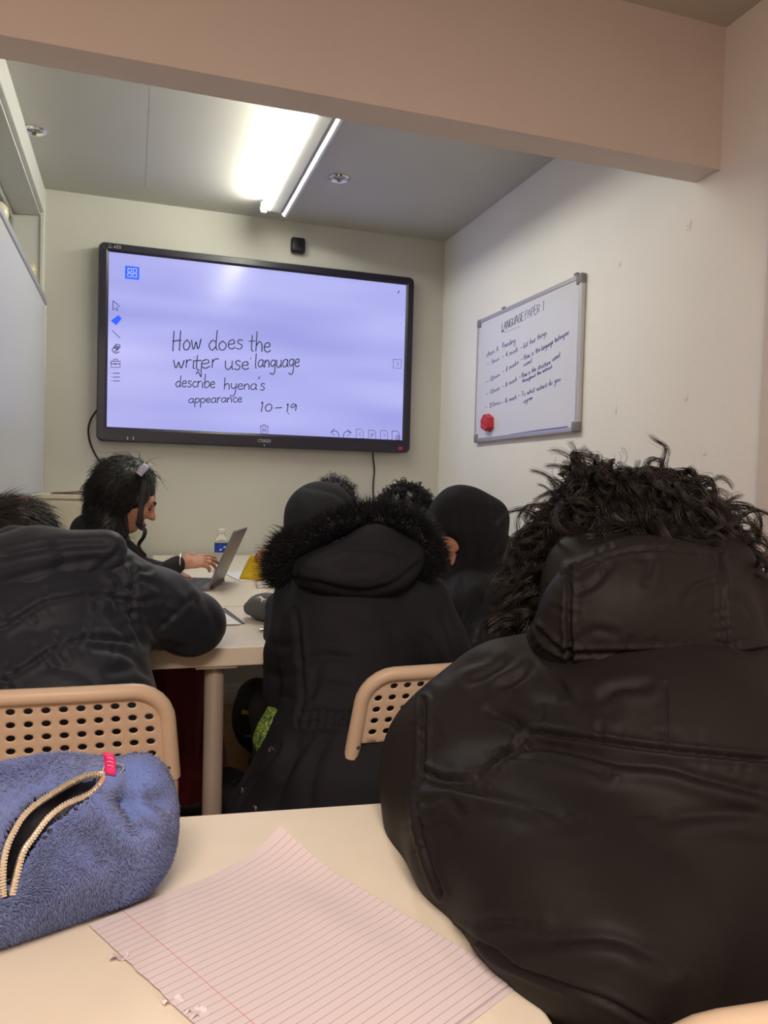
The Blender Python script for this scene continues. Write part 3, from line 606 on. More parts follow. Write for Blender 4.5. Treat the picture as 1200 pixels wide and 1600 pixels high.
# ------------------------------------------------------------------ perforated chairs
def make_chair(label, top, rz, group='white perforated-back chairs'):
    """top: where the left or right end of the back's top edge stands; built about the seat centre, facing +y"""
    t = thing('perforated_chair', label, 'chair', (top[0], top[1], 0), rz, group)
    R = Matrix.Translation((top[0], top[1], 0)) @ Matrix.Rotation(rz, 4, 'Z')
    def put(b): bmesh.ops.transform(b.bm, matrix=R, verts=b.bm.verts); return b
    W, ZT, HP = .37, .77, .130; rec = math.tan(math.radians(11)); cr = .05
    def S(x, z, off=0.):                  # point of the curved, reclined back panel
        flare = 1+.10*(ZT-z)/HP*.6
        return Vector((x*flare, -.195-(z-.64)*rec+.022*(1-(2*x/W)**2)*-1+.022+off, z+.004*(1-(2*x/W)**2)))
    nx, nz, cx = 14, 5, .0242; czz = .0212
    xs = [-W/2]+[(-nx/2+i)*cx for i in range(nx+1)]+[W/2]; z0 = ZT-.014-nz*czz
    zl = [ZT-HP]+[z0+i*czz for i in range(nz+1)]+[ZT-.006]
    b = MB(); bm = b.bm
    def clampc(x, z):
        ax = abs(x); ex, ez = W/2-cr, ZT-cr
        if ax > ex and z > ez:
            d = math.hypot(ax-ex, z-ez)
            if d > cr: ax = ex+(ax-ex)*cr/d; z = ez+(z-ez)*cr/d
        return math.copysign(ax, x), z
    V_ = lambda x, z: bm.verts.new(S(*clampc(x, z)))
    for i in range(len(xs)-1):
        for k in range(len(zl)-1):
            x0, x1, za, zb_ = xs[i], xs[i+1], zl[k], zl[k+1]
            hole = 1 <= i <= nx and 1 <= k <= nz and not (k == nz and i in (1, nx))
            n4 = 4; per = [(x0+(x1-x0)*j/n4, za) for j in range(n4)]+[(x1, za+(zb_-za)*j/n4) for j in range(n4)]+[(x1-(x1-x0)*j/n4, zb_) for j in range(n4)]+[(x0, zb_-(zb_-za)*j/n4) for j in range(n4)]
            if hole:
                ox, oz = (x0+x1)/2, (za+zb_)/2; ra, rb = .0074, .0061
                ang = [math.atan2((q[1]-oz)/(zb_-za), (q[0]-ox)/(x1-x0)) for q in per]
                o_ = [V_(*q) for q in per]; c_ = [V_(ox+ra*math.cos(a), oz+rb*math.sin(a)) for a in ang]
                c1 = [bm.verts.new(S(ox+ra*1.22*math.cos(a), oz+rb*1.22*math.sin(a), -.0008)) for a in ang]
                for j in range(16):
                    j2 = (j+1) % 16; bm.faces.new((o_[j], o_[j2], c1[j2], c1[j])); bm.faces.new((c1[j], c1[j2], c_[j2], c_[j]))
            else: bm.faces.new([V_(*q) for q in per])
    bmesh.ops.remove_doubles(bm, verts=bm.verts, dist=.0003); bmesh.ops.dissolve_degenerate(bm, edges=bm.edges, dist=.0002); put(b)
    o = b.build('backrest', MT['chair'], t, smooth=True, sharp=50)
    md = o.modifiers.new('thick', 'SOLIDIFY'); md.thickness = .006; md.offset = 0
    # moulded rim: over the top and down both sides, ending in the sleeves
    path = [(-W/2, ZT-HP-.022), (-W/2, ZT-HP+.02), (-W/2, ZT-cr)]
    path += [(-W/2+cr-cr*math.cos(a), ZT-cr+cr*math.sin(a)) for a in np.linspace(.2, PI/2, 6)]
    path += [(x, ZT) for x in np.linspace(-W/2+cr+.03, W/2-cr-.03, 9)]
    path += [(W/2-cr+cr*math.sin(a), ZT-cr+cr*math.cos(a)) for a in np.linspace(0, PI/2-.2, 6)]
    path += [(W/2, ZT-cr), (W/2, ZT-HP+.02), (W/2, ZT-HP-.022)]
    put(MB().tube([S(x, z-.003) for x, z in path], [.0135, .0135]+[.0128]*(len(path)-4)+[.0135, .0135], 14)).build('back_rim', MT['chair'], t, smooth=True, sharp=60)
    for sx in (-1, 1):
        p = S(sx*W/2, ZT-HP-.004); put(MB().lathe((p.x-sx*.004, p.y-.0137, p.z), [(0, 0), (.003, 0), (.0034, .002), (.0034, .004)], 12, axis=(0, 1, 0))).build('screw', mat('screw_brown', (.05, .03, .025), .5), t)
        tp = S(sx*W/2, ZT-HP-.018)
        pts = catmull([tp+Vector((0, -.003, .02)), tp, Vector((tp.x*.99, tp.y+.012, .53)), Vector((sx*.175, -.185, .45)), Vector((sx*.178, -.20, .25)), Vector((sx*.185, -.235, .01))], 6)
        put(MB().tube(pts, .0108, 14)).build('leg', MT['chairtube'], t, smooth=True)
        put(MB().tube([(sx*.165, .17, .44), (sx*.17, .18, .25), (sx*.178, .20, .01)], .0108, 14)).build('leg', MT['chairtube'], t, smooth=True)
    b = MB(); b.grid([[(x, y, .452-.012*math.cos(x/.2*1.4)*math.cos(y/.2*1.3)) for y in np.linspace(-.19, .2, 10)] for x in np.linspace(-.19, .19, 10)]); put(b)
    o = b.build('seat', MT['chair'], t, smooth=True); md = o.modifiers.new('thick', 'SOLIDIFY'); md.thickness = .012
    put(MB().tube([(-.17, .17, .436), (.17, .17, .436)], .009, 10).tube([(-.17, -.18, .436), (.17, -.18, .436)], .009, 10).tube([(-.17, -.18, .436), (-.165, .17, .436)], .009, 10).tube([(.17, -.18, .436), (.165, .17, .436)], .009, 10)).build('seat_frame', MT['chairtube'], t, smooth=True)
    return t
# ------------------------------------------------------------------ people
def nrm(v): v = np.array(v, float); return v/np.linalg.norm(v)
def joinm(parts):
    Vs, Qs, n = [], [], 0
    for V, Q in parts: Vs.append(V); Qs.append(Q+n); n += len(V)
    return np.concatenate(Vs), np.concatenate(Qs)
def head_mesh(c, f, u, s=1., h=.0045):
    f = nrm(f); u = nrm(np.array(u)-f*np.dot(u, f)); r = np.cross(f, u); A = np.array([r, f, u]); c = np.array(c); S = SDF()
    P = lambda x, y, z: c+s*(r*x+f*y+u*z)
    S.e(P(0, -.012, .022), np.array([.076, .096, .098])*s, A).e(P(0, .030, -.035), np.array([.058, .058, .075])*s, A, .03)
    S.e(P(0, .052, -.088), np.array([.026, .024, .020])*s, A, .03).e(P(0, .075, .022), np.array([.052, .014, .014])*s, A, .02)
    for x in (-1, 1):
        S.e(P(x*.036, .060, -.022), np.array([.024, .024, .022])*s, A, .02).e(P(x*.031, .083, .004), np.array([.015, .010, .009])*s, A, .006, True)
        S.e(P(x*.031, .074, .003), np.array([.013, .012, .009])*s, A, .004).e(P(x*.078, -.006, -.004), np.array([.009, .020, .032])*s, A, .006)
        S.c(P(x*.009, .096, -.028), .0075*s, P(x*.011, .086, -.028), .007*s, .006)
    S.c(P(0, .088, .012), .007*s, P(0, .110, -.024), .0105*s, .012)
    S.e(P(0, .086, -.056), np.array([.022, .011, .006])*s, A, .006).e(P(0, .083, -.066), np.array([.019, .011, .007])*s, A, .006)
    S.c(P(0, -.03, -.07), .05*s, P(0, -.045, -.16), .052*s, .03)
    return S.mesh('h', h, None, 1)
def hand_mesh(w, d, nrm_palm, side=1, curl=.5, s=1., curls=None, thumb=.6, h=.0026):
    """w wrist, d towards the fingers, nrm_palm out of the palm, side +1/-1 where the thumb sits"""
    d = nrm(d); n = nrm(np.array(nrm_palm)-d*np.dot(nrm_palm, d)); t = np.cross(d, n)*side; w = np.array(w); S = SDF(); A = np.array([d, t, n])
    S.c(w-d*.03*s, .025*s, w+d*.02*s, .024*s, .02).e(w+d*.05*s, np.array([.046, .038, .014])*s, A, .012)
    L = [.076, .086, .080, .062]; off = [.027, .009, -.009, -.026]; st = [.088, .094, .090, .080]
    for i in range(4):
        cu = (curls or [curl]*4)[i]; p = w+d*(st[i]-.012)*s+t*off[i]*s; a = .12+cu*.5; q = [(p, .0088*s)]
        for j, fr in enumerate((.45, .3, .25)):
            dd = d*math.cos(a)+n*math.sin(a)+t*(off[i]*1.6)*(1-cu); p = p+nrm(dd)*L[i]*fr*s; q.append((p, (.0082, .0074, .0062)[j]*s)); a += cu*.95
        S.chain(q, .004)
    p0 = w+d*.018*s+t*.026*s; p1 = p0+nrm(d*.6+t*.75+n*.25)*.034*s; p2 = p1+nrm(d*.85+t*.35*thumb+n*.3)*.030*s; p3 = p2+nrm(d+n*.35)*.024*s
    S.chain([(p0, .015*s), (p1, .0115*s), (p2, .0098*s), (p3, .0078*s)], .006)
    return S.mesh('hand', h, None, 1)
def body_mesh(J, s=1., h=.011):
    S = SDF(); ch, pe, nk = (np.array(J[k]) for k in ('chest', 'pelvis', 'neck'))
    S.c(pe, .125*s, (ch+pe)/2, .105*s, .05).c((ch+pe)/2, .105*s, ch, .115*s, .05).c(ch, .10*s, nk, .055*s, .04)
    for k in 'LR':
        sh, el, wr = (np.array(J[n+k]) for n in ('sh', 'el', 'wr')); hp, kn, an = (np.array(J[n+k]) for n in ('hp', 'kn', 'an'))
        S.c(nk, .05*s, sh, .05*s, .04).chain([(sh, .05*s), (el, .038*s), (wr, .026*s)], .02)
        S.chain([(hp, .078*s), (kn, .052*s), (an, .034*s)], .03)
        f = nrm(np.array([kn[0]-hp[0], kn[1]-hp[1], 0])); S.c(an-np.array([0, 0, .03]), .034*s, an+f*.14-np.array([0, 0, max(an[2]-.03, .02)]), .028*s, .02)
    return S.mesh('b', h, [(2, .004, -1)], 2)
def legs(J, f, side, knee_drop=.02, thigh=.38, w=.10, shin=.0):
    pe = np.array(J['pelvis']); f = nrm(f); r = np.array([f[1], -f[0], 0])
    for k, s in (('L', -1), ('R', 1)):
        hp = pe+r*s*w*.85+f*.03; kn = hp+f*thigh+np.array([0, 0, -knee_drop]); J['hp'+k] = hp; J['kn'+k] = kn; J['an'+k] = np.array([kn[0]+f[0]*shin, kn[1]+f[1]*shin, .08])
def trousers(J, parent, m='trouser', s=1.):
    S = SDF(); S.c(J['hpL'], .10*s, J['hpR'], .10*s, .05).c(J['pelvis'], .135*s, np.array(J['pelvis'])+np.array([0, 0, .08]), .12*s, .05)
    for k in 'LR': S.chain([(J['hp'+k], .092*s), (J['kn'+k], .068*s), (np.array(J['an'+k])+np.array([0, 0, .03]), .052*s)], .035)
    sdf_obj(S, 'trousers', .012, MT[m], parent)
    for k in 'LR':
        a = np.array(J['an'+k]); f = nrm(np.array([J['kn'+k][0]-J['hp'+k][0], J['kn'+k][1]-J['hp'+k][1], 0]))
        T = SDF(); T.c(a-np.array([0, 0, .035]), .042, a+f*.05-np.array([0, 0, .038]), .040, .03).c(a+f*.05-np.array([0, 0, .04]), .040, a+f*.16-np.array([0, 0, .048]), .033, .03)
        sdf_obj(T, 'shoe', .007, MT['dark'], parent, clip=[(2, .002, -1)])
def finish_body(J, root, m, headp, hands, s=1.):
    parts = [body_mesh(J, s), head_mesh(*headp)]+hands
    V, Q = joinm(parts); return link('body', mesh_np('body', V, [Q]), MT[m], root, True)
def person(label, loc): return thing('person', label, 'person', (loc[0], loc[1], 0))
def hair_cap(name, S, h, root, m='hair', amp=.004, sc=60): return sdf_obj(S, name, h, MT[m], root, noise=[(sc, amp, 3)])
def arr(*a): return np.array(a, float)
Z = arr(0, 0, 1)
# ---- person in the big puffer, nearest on the right
R7 = person('person in a bulky dark puffer coat, curly dark hair above its hood, back turned', at(1010, 1150, .85))
J = dict(pelvis=arr(.545, .70, .56), chest=arr(.565, .755, .83), neck=at(1000, 985, .95), shL=at(830, 1110, .86), shR=at(1195, 1100, .87), elL=at(738, 1290, .83), elR=at(1290, 1290, .86), wrL=arr(.52, .98, .77), wrR=arr(.80, 1.02, .80))
legs(J, (0.05, 1, 0), 1, .03, .40)
hd7 = at(985, 885, 1.0)
hands = [hand_mesh(J['wrL'], (.3, 1, -.1), (.2, 0, -1), 1, .5), hand_mesh(J['wrR'], (-.3, 1, -.1), (-.2, 0, -1), -1, .5)]
finish_body(J, R7, 'skin', (hd7, (-.12, .85, -.5), (0, .5, .86), .98), hands); trousers(J, R7)
S = SDF()
S.e(at(1005, 1185, .885), (.195, .125, .140), None, .06).c(at(985, 1330, .77), .160, at(1010, 1500, .745), .150, .08).c(at(1040, 1250, .80), .165, at(1080, 1450, .765), .160, .08)
S.chain([(at(800, 1105, .865), .078), (at(738, 1190, .845), .080), (at(742, 1275, .81), .077), (at(760, 1322, .69), .058), (at(858, 1418, .59), .053), (at(950, 1505, .535), .05)], .05).c(at(900, 1400, .64), .07, at(980, 1470, .60), .07, .06).c(at(770, 1300, .86), .07, J['wrL'], .05, .04)
S.c(at(1180, 1105, .87), .095, at(1275, 1235, .86), .09, .05).c(at(1275, 1235, .86), .09, at(1290, 1320, .86), .085, .04).c(at(1290, 1320, .86), .085, J['wrR'], .05, .04)
S.c(J['neck'], .085, at(1000, 1080, .88), .12, .05)
S.c(arr(.545, .70, .50), .165, arr(.545, .72, .62), .165, .06)
px7 = [
 ([(665, 1205), (690, 1215), (742, 1217), (765, 1200), (790, 1180), (830, 1147), (880, 1150), (950, 1160), (1040, 1172), (1120, 1180), (1200, 1188)], 4.5, .006),
 ([(1040, 1068), (1041, 1120), (1042, 1172)], 3, .0022), ([(662, 1095), (661, 1150), (660, 1212), (650, 1245), (658, 1300), (672, 1350), (690, 1395)], 4.5, .006),
 ([(715, 1450), (745, 1470), (785, 1495), (830, 1520), (880, 1540), (950, 1565), (1010, 1598)], 5, .004),
 ([(805, 1170), (860, 1168), (920, 1180), (970, 1192), (1040, 1198), (1100, 1215), (1200, 1240)], 10, .0065, 1), ([(785, 1187), (830, 1188), (880, 1195), (950, 1212)], 7, .004, 1),
 ([(675, 1228), (730, 1234), (780, 1245), (870, 1268)], 8, .0055, 1), ([(665, 1252), (700, 1248), (722, 1268)], 7, .004), ([(662, 1290), (690, 1285), (712, 1300)], 7, .003), ([(1040, 1276), (1130, 1270), (1200, 1270)], 13, .004, 1), ([(815, 1280), (860, 1286), (910, 1284)], 12, .003),
 ([(735, 1447), (780, 1442), (835, 1447)], 10, .004), ([(780, 1472), (870, 1466), (960, 1466), (1040, 1500)], 15, .005, 1), ([(735, 1064), (765, 1052), (795, 1034)], 8, .004), ([(785, 1072), (808, 1062), (828, 1046)], 8, .005), ([(868, 1056), (876, 1072), (882, 1090)], 8, .004), ([(945, 1087), (965, 1076), (1010, 1072)], 9, .004),
 ([(765, 1112), (795, 1124), (824, 1142)], 8, .004), ([(845, 1075), (900, 1090), (950, 1100)], 16, .004), ([(690, 1060), (720, 1040), (760, 1030)], 9, .003)]
def puckers(lines, seed, step=20, L=26, w=4.5, dep=.0018, skip=.25):
    g = np.random.default_rng(seed); out = []
    for l in lines:
        P = np.array(catmull(l[0], 6)); acc = 0
        for a, b in zip(P[:-1], P[1:]):
            d = b-a; q = np.linalg.norm(d)
            if q < 1e-6: continue
            acc += q
            if acc > step*(.6+.8*g.random()):
                acc = 0
                if g.random() < skip: continue
                n = np.array([-d[1], d[0]])/q; t = d/q
                for s in (-1, 1):
                    if g.random() < .35: continue
                    ln = L*(.4+1.2*g.random()); k = (g.random()-.5)*.9; e = a+n*s*ln+t*ln*k
                    out.append(([tuple(a+n*s*2), tuple((a+e)/2+t*k*3), tuple(e)], w*(.7+.7*g.random()), dep*(.5+g.random())))
    return out
px7 += puckers(px7[:3], 5, 24, 24, 5, .0011, .4)
coat7, _ = sdf_obj(S, 'puffer_coat', .0085, MT['puffer'], R7, 2, [(l[0], l[1]*.85, l[2]*(.8 if l[1] < 6 else .75), *l[3:]) for l in px7], noise=[(13, .0035, 5), (38, .0008, 6)])
S = SDF()
S.e(at(1015, 965, .825), (.126, .075, .088), None, .03).c(at(890, 1010, .81), .034, at(1140, 1012, .81), .036, .03).c(at(866, 1020, .86), .034, at(900, 900, .93), .03, .04).c(at(1180, 1010, .90), .04, at(1130, 890, .93), .032, .04)
S.c(at(920, 895, .90), .045, at(1110, 890, .90), .045, .04).c(at(970, 850, .915), .022, at(1090, 850, .915), .022, .03).c(at(1195, 1010, .88), .05, at(1200, 960, .92), .03, .04)
hood7 = [([(890, 890), (889, 930), (888, 970), (891, 1010), (893, 1052)], 5, .007), ([(1122, 866), (1129, 920), (1131, 970), (1136, 1025)], 5, .006), ([(843, 985), (862, 1005), (893, 1020), (980, 1021), (1060, 1020), (1137, 1024), (1200, 1015)], 5, .006),
 ([(838, 978), (850, 1003), (872, 1016), (893, 1016)], 4, .003), ([(890, 892), (930, 876), (975, 862), (1030, 858), (1085, 862), (1122, 868)], 4.5, .004), ([(1000, 868), (1015, 880), (1010, 910)], 9, .003), ([(900, 925), (925, 915), (950, 890)], 8, .003), ([(1120, 905), (1090, 915), (1070, 935)], 8, .003),
 ([(905, 1000), (930, 985), (960, 990)], 9, .002), ([(1000, 834), (1045, 831), (1090, 838)], 3, .0015), ([(865, 950), (880, 955), (900, 960)], 6, .002), ([(1140, 930), (1160, 940), (1175, 960)], 8, .003)]
hood7 += puckers(hood7[:5], 8, 18, 18, 4.5, .0011, .35)
hd, _ = sdf_obj(S, 'hood', .0075, MT['puffer'], coat7, 2, [(l[0], l[1]*.72, l[2]*.75, *l[3:]) for l in hood7], noise=[(22, .0025, 8), (50, .001, 9)])
S = SDF(); S.e(hd7+arr(-.005, .0, .020), (.118, .114, .102), None).c(at(865, 905, .98), .03, at(850, 965, .95), .022, .04)
_, (hv, hq) = hair_cap('hair', S, .008, R7, 'fur', .007, 55)
P_, N_ = sample_surf(hv, hq, 3500); k = P_[:, 2] > hd7[2]-.10; P_, N_ = P_[k], N_[k]
def flow7(p, n):
    t = np.array([0, -.15, .2]); v = np.tile(t, (len(p), 1)); q = p-(hd7+arr(0, .03, .09)); q /= np.linalg.norm(q, axis=1)[:, None]
    tang = q-n*(q*n).sum(1)[:, None]; sw = np.cross(n, q); wv = np.stack([noise3(p, 22, 301), noise3(p, 22, 302), noise3(p, 22, 303)], 1)*.35; wv -= n*(wv*n).sum(1)[:, None]; o = tang*.7+sw*.5+v*.15+wv; return o-n*(np.clip((o*n).sum(1), 0, 9)*.9)[:, None]
St = grow(P_, N_, RNG.uniform(.04, .08, len(P_)), 12, flow7, .0, .10, .008, .8, .2)
def add_strands(name, S, rad, m, parent, taper=.2): return link(name, strand_mesh(name, S, rad, taper), MT[m], parent, True)
hp7 = [o for o in COL.objects if o.parent == R7 and o.name.split('.')[0] == 'hair'][0]
add_strands('curls', St, RNG.uniform(.0004, .0009, len(P_)), 'hairb', hp7)
P_, N_ = sample_surf(hv, hq, 760); k = P_[:, 2] > hd7[2]-.06; P_, N_ = P_[k], N_[k]
St = clump(grow(P_+N_*.003, N_, RNG.uniform(.06, .115, len(P_)), 20, flow7, .12, .10, .012, 1.3, .3), 20, .0042, .3); add_strands('locks', St, RNG.uniform(.0004, .0008, len(St)), 'hairb', hp7)
P_, N_ = sample_surf(hv, hq, 300); k = P_[:, 2] > hd7[2]-.02; P_, N_ = P_[k], N_[k]
St = grow(P_, N_, RNG.uniform(.03, .065, len(P_)), 10, flow7, .8, .05, .007, 1.2, .5); add_strands('stray_hair', St, np.full(len(P_), .00045), 'hairb', hp7, .4)
# side curls beside the hood
P_, N_ = sample_surf(hv, hq, 420); pp = proj(P_); k = (pp[:, 0] < 905) & (pp[:, 1] > 790) & (pp[:, 1] < 985); P_, N_ = P_[k], N_[k]
St = grow(P_, N_, RNG.uniform(.04, .08, len(P_)), 20, lambda p, n: np.tile(arr(-.30, -.25, -.6), (len(p), 1)), .3, .12, .014, 1.5, .35); St = clump(St, 16, .0035, .3); add_strands('side_curls', St, RNG.uniform(.0004, .0008, len(St)), 'hairb', hp7)
# ---- person in the fur-hooded parka, centre
R3 = person('person in a long black parka with fur-trimmed hood, seated with back turned', at(555, 1000, 1.55))
J = dict(pelvis=arr(.46, 1.46, .56), chest=at(560, 985, 1.62), neck=at(565, 920, 1.70), shL=at(470, 950, 1.62), shR=at(660, 950, 1.60), elL=at(447, 1085, 1.62), elR=at(700, 1040, 1.58), wrL=arr(.36, 1.92, .785), wrR=arr(.62, 1.92, .785))
legs(J, (-.05, 1, 0), 1, .02, .40)
hd3 = at(568, 876, 1.80)
finish_body(J, R3, 'skin2', (hd3, (-.1, .8, -.6), (0, .6, .8), .95), [hand_mesh(J['wrL'], (.3, 1, -.1), (.2, 0, -1), 1, .5), hand_mesh(J['wrR'], (-.3, 1, -.1), (-.2, 0, -1), -1, .5)]); trousers(J, R3)
S = SDF(); S.e(hd3+arr(0, -.02, .01), (.088, .098, .105), None); hair_cap('hair', S, .009, R3)
S = SDF()
S.e(at(562, 985, 1.60), (.165, .115, .15), None, .06).c(at(552, 1010, 1.58), .14, at(542, 1110, 1.525), .118, .06).c(at(542, 1110, 1.525), .118, at(530, 1200, 1.50), .15, .05).c(at(600, 1200, 1.50), .14, at(560, 1280, 1.49), .15, .06)
S.c(at(500, 1170, 1.52), .10, at(455, 1300, 1.52), .12, .05).c(at(455, 1300, 1.52), .12, at(430, 1400, 1.53), .13, .05).c(at(520, 1300, 1.5), .13, at(500, 1420, 1.5), .13, .05)
S.c(at(478, 945, 1.62), .072, at(452, 1020, 1.62), .052, .035).c(at(452, 1020, 1.62), .052, at(450, 1082, 1.62), .050, .02).c(at(450, 1082, 1.62), .052, J['wrL'], .042, .03)
S.c(at(650, 945, 1.60), .075, at(686, 1010, 1.59), .058, .04).c(at(686, 1010, 1.59), .058, at(705, 1050, 1.6), .055, .03).c(at(705, 1050, 1.6), .055, J['wrR'], .042, .03)
S.c(J['neck'], .09, at(560, 960, 1.62), .12, .05)
l3 = [([(462, 955), (470, 1029), (474, 1085), (470, 1120)], 4, .005), ([(478, 1035), (505, 1025), (545, 1030)], 6, .004), ([(470, 1117), (500, 1112), (530, 1116), (560, 1113), (610, 1116)], 5, .004), ([(470, 1132), (510, 1127), (560, 1130), (620, 1134)], 5, .004),
 ([(480, 1085), (500, 1070), (540, 1075)], 7, .004), ([(690, 960), (705, 1000), (715, 1040)], 5, .004), ([(660, 990), (676, 1010), (690, 1050)], 5, .003), ([(420, 1000), (440, 1010), (460, 1005)], 6, .003), ([(418, 1050), (440, 1058), (464, 1050)], 6, .003), ([(430, 1090), (445, 1088), (462, 1095)], 6, .003),
 ([(500, 1040), (490, 1070), (480, 1100)], 6, .003), ([(600, 960), (620, 1000), (625, 1040)], 10, .003), ([(520, 960), (560, 985), (610, 985)], 12, .002)]
l3 += [([(470+i*13, 1114), (471+i*13-2, 1122), (470+i*13-3, 1134)], 2.6, .003) for i in range(11)]
l3 += [([(440, 1165), (415, 1200), (385, 1240), (370, 1268)], 4, .006), ([(470, 1150), (450, 1200), (430, 1260)], 8, .006, 1), ([(510, 1150), (490, 1200), (480, 1265)], 9, .005), ([(495, 1140), (470, 1175), (445, 1210)], 6, .004)]
coat3, _ = sdf_obj(S, 'parka', .0085, MT['parka'], R3, True, l3, noise=[(14, .004, 15), (36, .0013, 16)])
S = SDF(); S.e(at(562, 893, 1.50), (.118, .060, .040), None, .03).c(at(480, 893, 1.53), .032, at(585, 862, 1.52), .045, .04).c(at(585, 862, 1.52), .045, at(648, 868, 1.53), .03, .04).c(at(610, 895, 1.5), .035, at(520, 903, 1.5), .034, .04)
hood3, _ = sdf_obj(S, 'hood', .0075, MT['parka'], coat3, True, [([(500, 878), (545, 860), (600, 858), (640, 872)], 5, .003), ([(455, 905), (500, 912), (560, 924), (612, 914), (655, 880)], 4, .004), ([(520, 890), (560, 895), (590, 885)], 8, .003)], noise=[(25, .003, 18)])
fp = catmull([at(x, y, d) for x, y, d in ((440, 900, 1.53), (446, 868, 1.53), (470, 848, 1.54), (507, 832, 1.55), (545, 818, 1.56), (583, 812, 1.56), (628, 816, 1.56), (656, 834, 1.55), (669, 858, 1.54), (668, 884, 1.54))], 5)
S = SDF(); S.chain([(p, .017) for p in fp], .02); fur3, (fv, fq) = sdf_obj(S, 'fur_trim', .007, MT['fur'], coat3, noise=[(60, .003, 20)])
P_, N_ = sample_surf(fv, fq, 9000)
cen3 = at(565, 890, 1.56)
def flowf(p, n):
    q = p-cen3; q /= np.linalg.norm(q, axis=1)[:, None]; return q*.8+arr(-.1, 0, .05)
St = grow(P_, N_, RNG.uniform(.010, .028, len(P_)), 6, flowf, .6, .05, .003, .7, .30)
add_strands('fur_pile', St, RNG.uniform(.0006, .0011, len(P_)), 'fur', fur3, .1)
pp = proj(P_); k = (pp[:, 0] < 455); St = grow(P_[k][:420], N_[k][:420], RNG.uniform(.018, .045, min(420, k.sum())), 7, lambda p, n: np.tile(arr(-.8, 0, .15), (len(p), 1)), .3, .02, .002, .6, .35); add_strands('long_fur', St, RNG.uniform(.0008, .0012, len(St)), 'fur', fur3, .1)
for x, y in ((425, 1172), (378, 1236), (399, 1263)):
    t_ = BVHTree.FromPolygons(*(lambda m_: ([v.co[:] for v in m_.vertices], [p.vertices[:] for p in m_.polygons]))(coat3.data)); r_ = ray(x, y)
    hit = t_.ray_cast(Vector(CAM), Vector(r_).normalized())
    if hit[0] is not None: MB().lathe(hit[0]+hit[1]*.0005, [(.0025, .0), (.0028, .0025), (.0052, .003), (.0062, .001), (.0062, -.002)], 16, axis=hit[1]).build('snap', MT['steel'], coat3, smooth=True)
sg = mat('green_print', s2l((86, 140, 62)), .6); nt = sg.node_tree; bs = nt.nodes['Principled BSDF']; tc = nt.nodes.new('ShaderNodeTexCoord'); vo = nt.nodes.new('ShaderNodeTexNoise'); vo.inputs['Scale'].default_value = 110; vo.inputs['Distortion'].default_value = 3.; vo.inputs['Detail'].default_value = 1
rp = nt.nodes.new('ShaderNodeValToRGB'); rp.color_ramp.elements[0].position = .42; rp.color_ramp.elements[0].color = (*s2l((40, 62, 40)), 1); rp.color_ramp.elements[1].position = .5; rp.color_ramp.elements[1].color = (*s2l((92, 150, 72)), 1); e_ = rp.color_ramp.elements.new(.62); e_.color = (*s2l((170, 180, 80)), 1)
nt.links.new(tc.outputs['Object'], vo.inputs['Vector']); nt.links.new(vo.outputs['Fac'], rp.inputs[0]); nt.links.new(rp.outputs[0], bs.inputs['Base Color'])
S = SDF(); S.c(at(432, 1100, 1.60), .012, at(436, 1150, 1.60), .050, .02).c(at(470, 1120, 1.60), .06, at(440, 1150, 1.6), .05, .03); sdf_obj(S, 'shirt', .006, sg, R3)[0]['label'] = 'green patterned shirt hem'
# ---- person hunched on the left
R1 = person('person in a dark navy hooded coat slumped over the table, back turned', at(90, 1000, 1.4))
J = dict(pelvis=arr(-.14, 1.46, .56), chest=at(85, 980, 1.45), neck=at(55, 905, 1.56), shL=at(-30, 930, 1.48), shR=at(180, 915, 1.47), elL=arr(-.34, 1.62, .79), elR=at(298, 972, 1.62), wrL=arr(-.16, 1.86, .785), wrR=arr(-.02, 1.86, .785))
legs(J, (0.02, 1, 0), 1, .02, .40)
hd1 = at(22, 856, 1.70)
finish_body(J, R1, 'skin', (hd1, (-.1, .8, -.6), (0, .6, .8), .95), [hand_mesh(J['wrL'], (.9, .5, -.1), (.2, 0, -1), 1, .5), hand_mesh(J['wrR'], (-.9, .4, -.1), (-.2, 0, -1), -1, .5)]); trousers(J, R1)
S = SDF(); S.e(hd1+arr(0, -.01, .012), (.090, .10, .098), None); h1, (hv, hq) = hair_cap('hair', S, .008, R1, 'hairb', .002, 70)
P_, N_ = sample_surf(hv, hq, 2600); k = P_[:, 2] > hd1[2]-.02; P_, N_ = P_[k], N_[k]
St = grow(P_, N_, RNG.uniform(.03, .07, len(P_)), 7, lambda p, n: (lambda q: q-n*(q*n).sum(1)[:, None])(np.tile(arr(.8, .1, -.25), (len(p), 1))), .10, .05, .002, .6, .18)
add_strands('locks', St, RNG.uniform(.0006, .0014, len(P_)), 'hairb', h1)
S = SDF()
S.e(at(80, 975, 1.45), (.175, .12, .145), None, .06).c(at(85, 1000, 1.42), .145, at(100, 1110, 1.37), .150, .06).c(arr(-.14, 1.43, .52), .155, at(100, 1110, 1.37), .150, .06)
S.c(at(175, 915, 1.47), .075, at(245, 950, 1.55), .068, .04).c(at(245, 950, 1.55), .068, at(300, 975, 1.62), .058, .03).c(at(300, 975, 1.62), .060, at(285, 978, 1.68), .056, .03).c(at(285, 978, 1.68), .055, J['wrR'], .045, .03)
S.c(at(-30, 930, 1.48), .085, J['elL'], .06, .05).c(J['elL'], .06, J['wrL'], .045, .03).c(J['neck'], .085, at(80, 960, 1.47), .12, .05).c(at(150, 880, 1.48), .05, at(60, 880, 1.5), .06, .05)
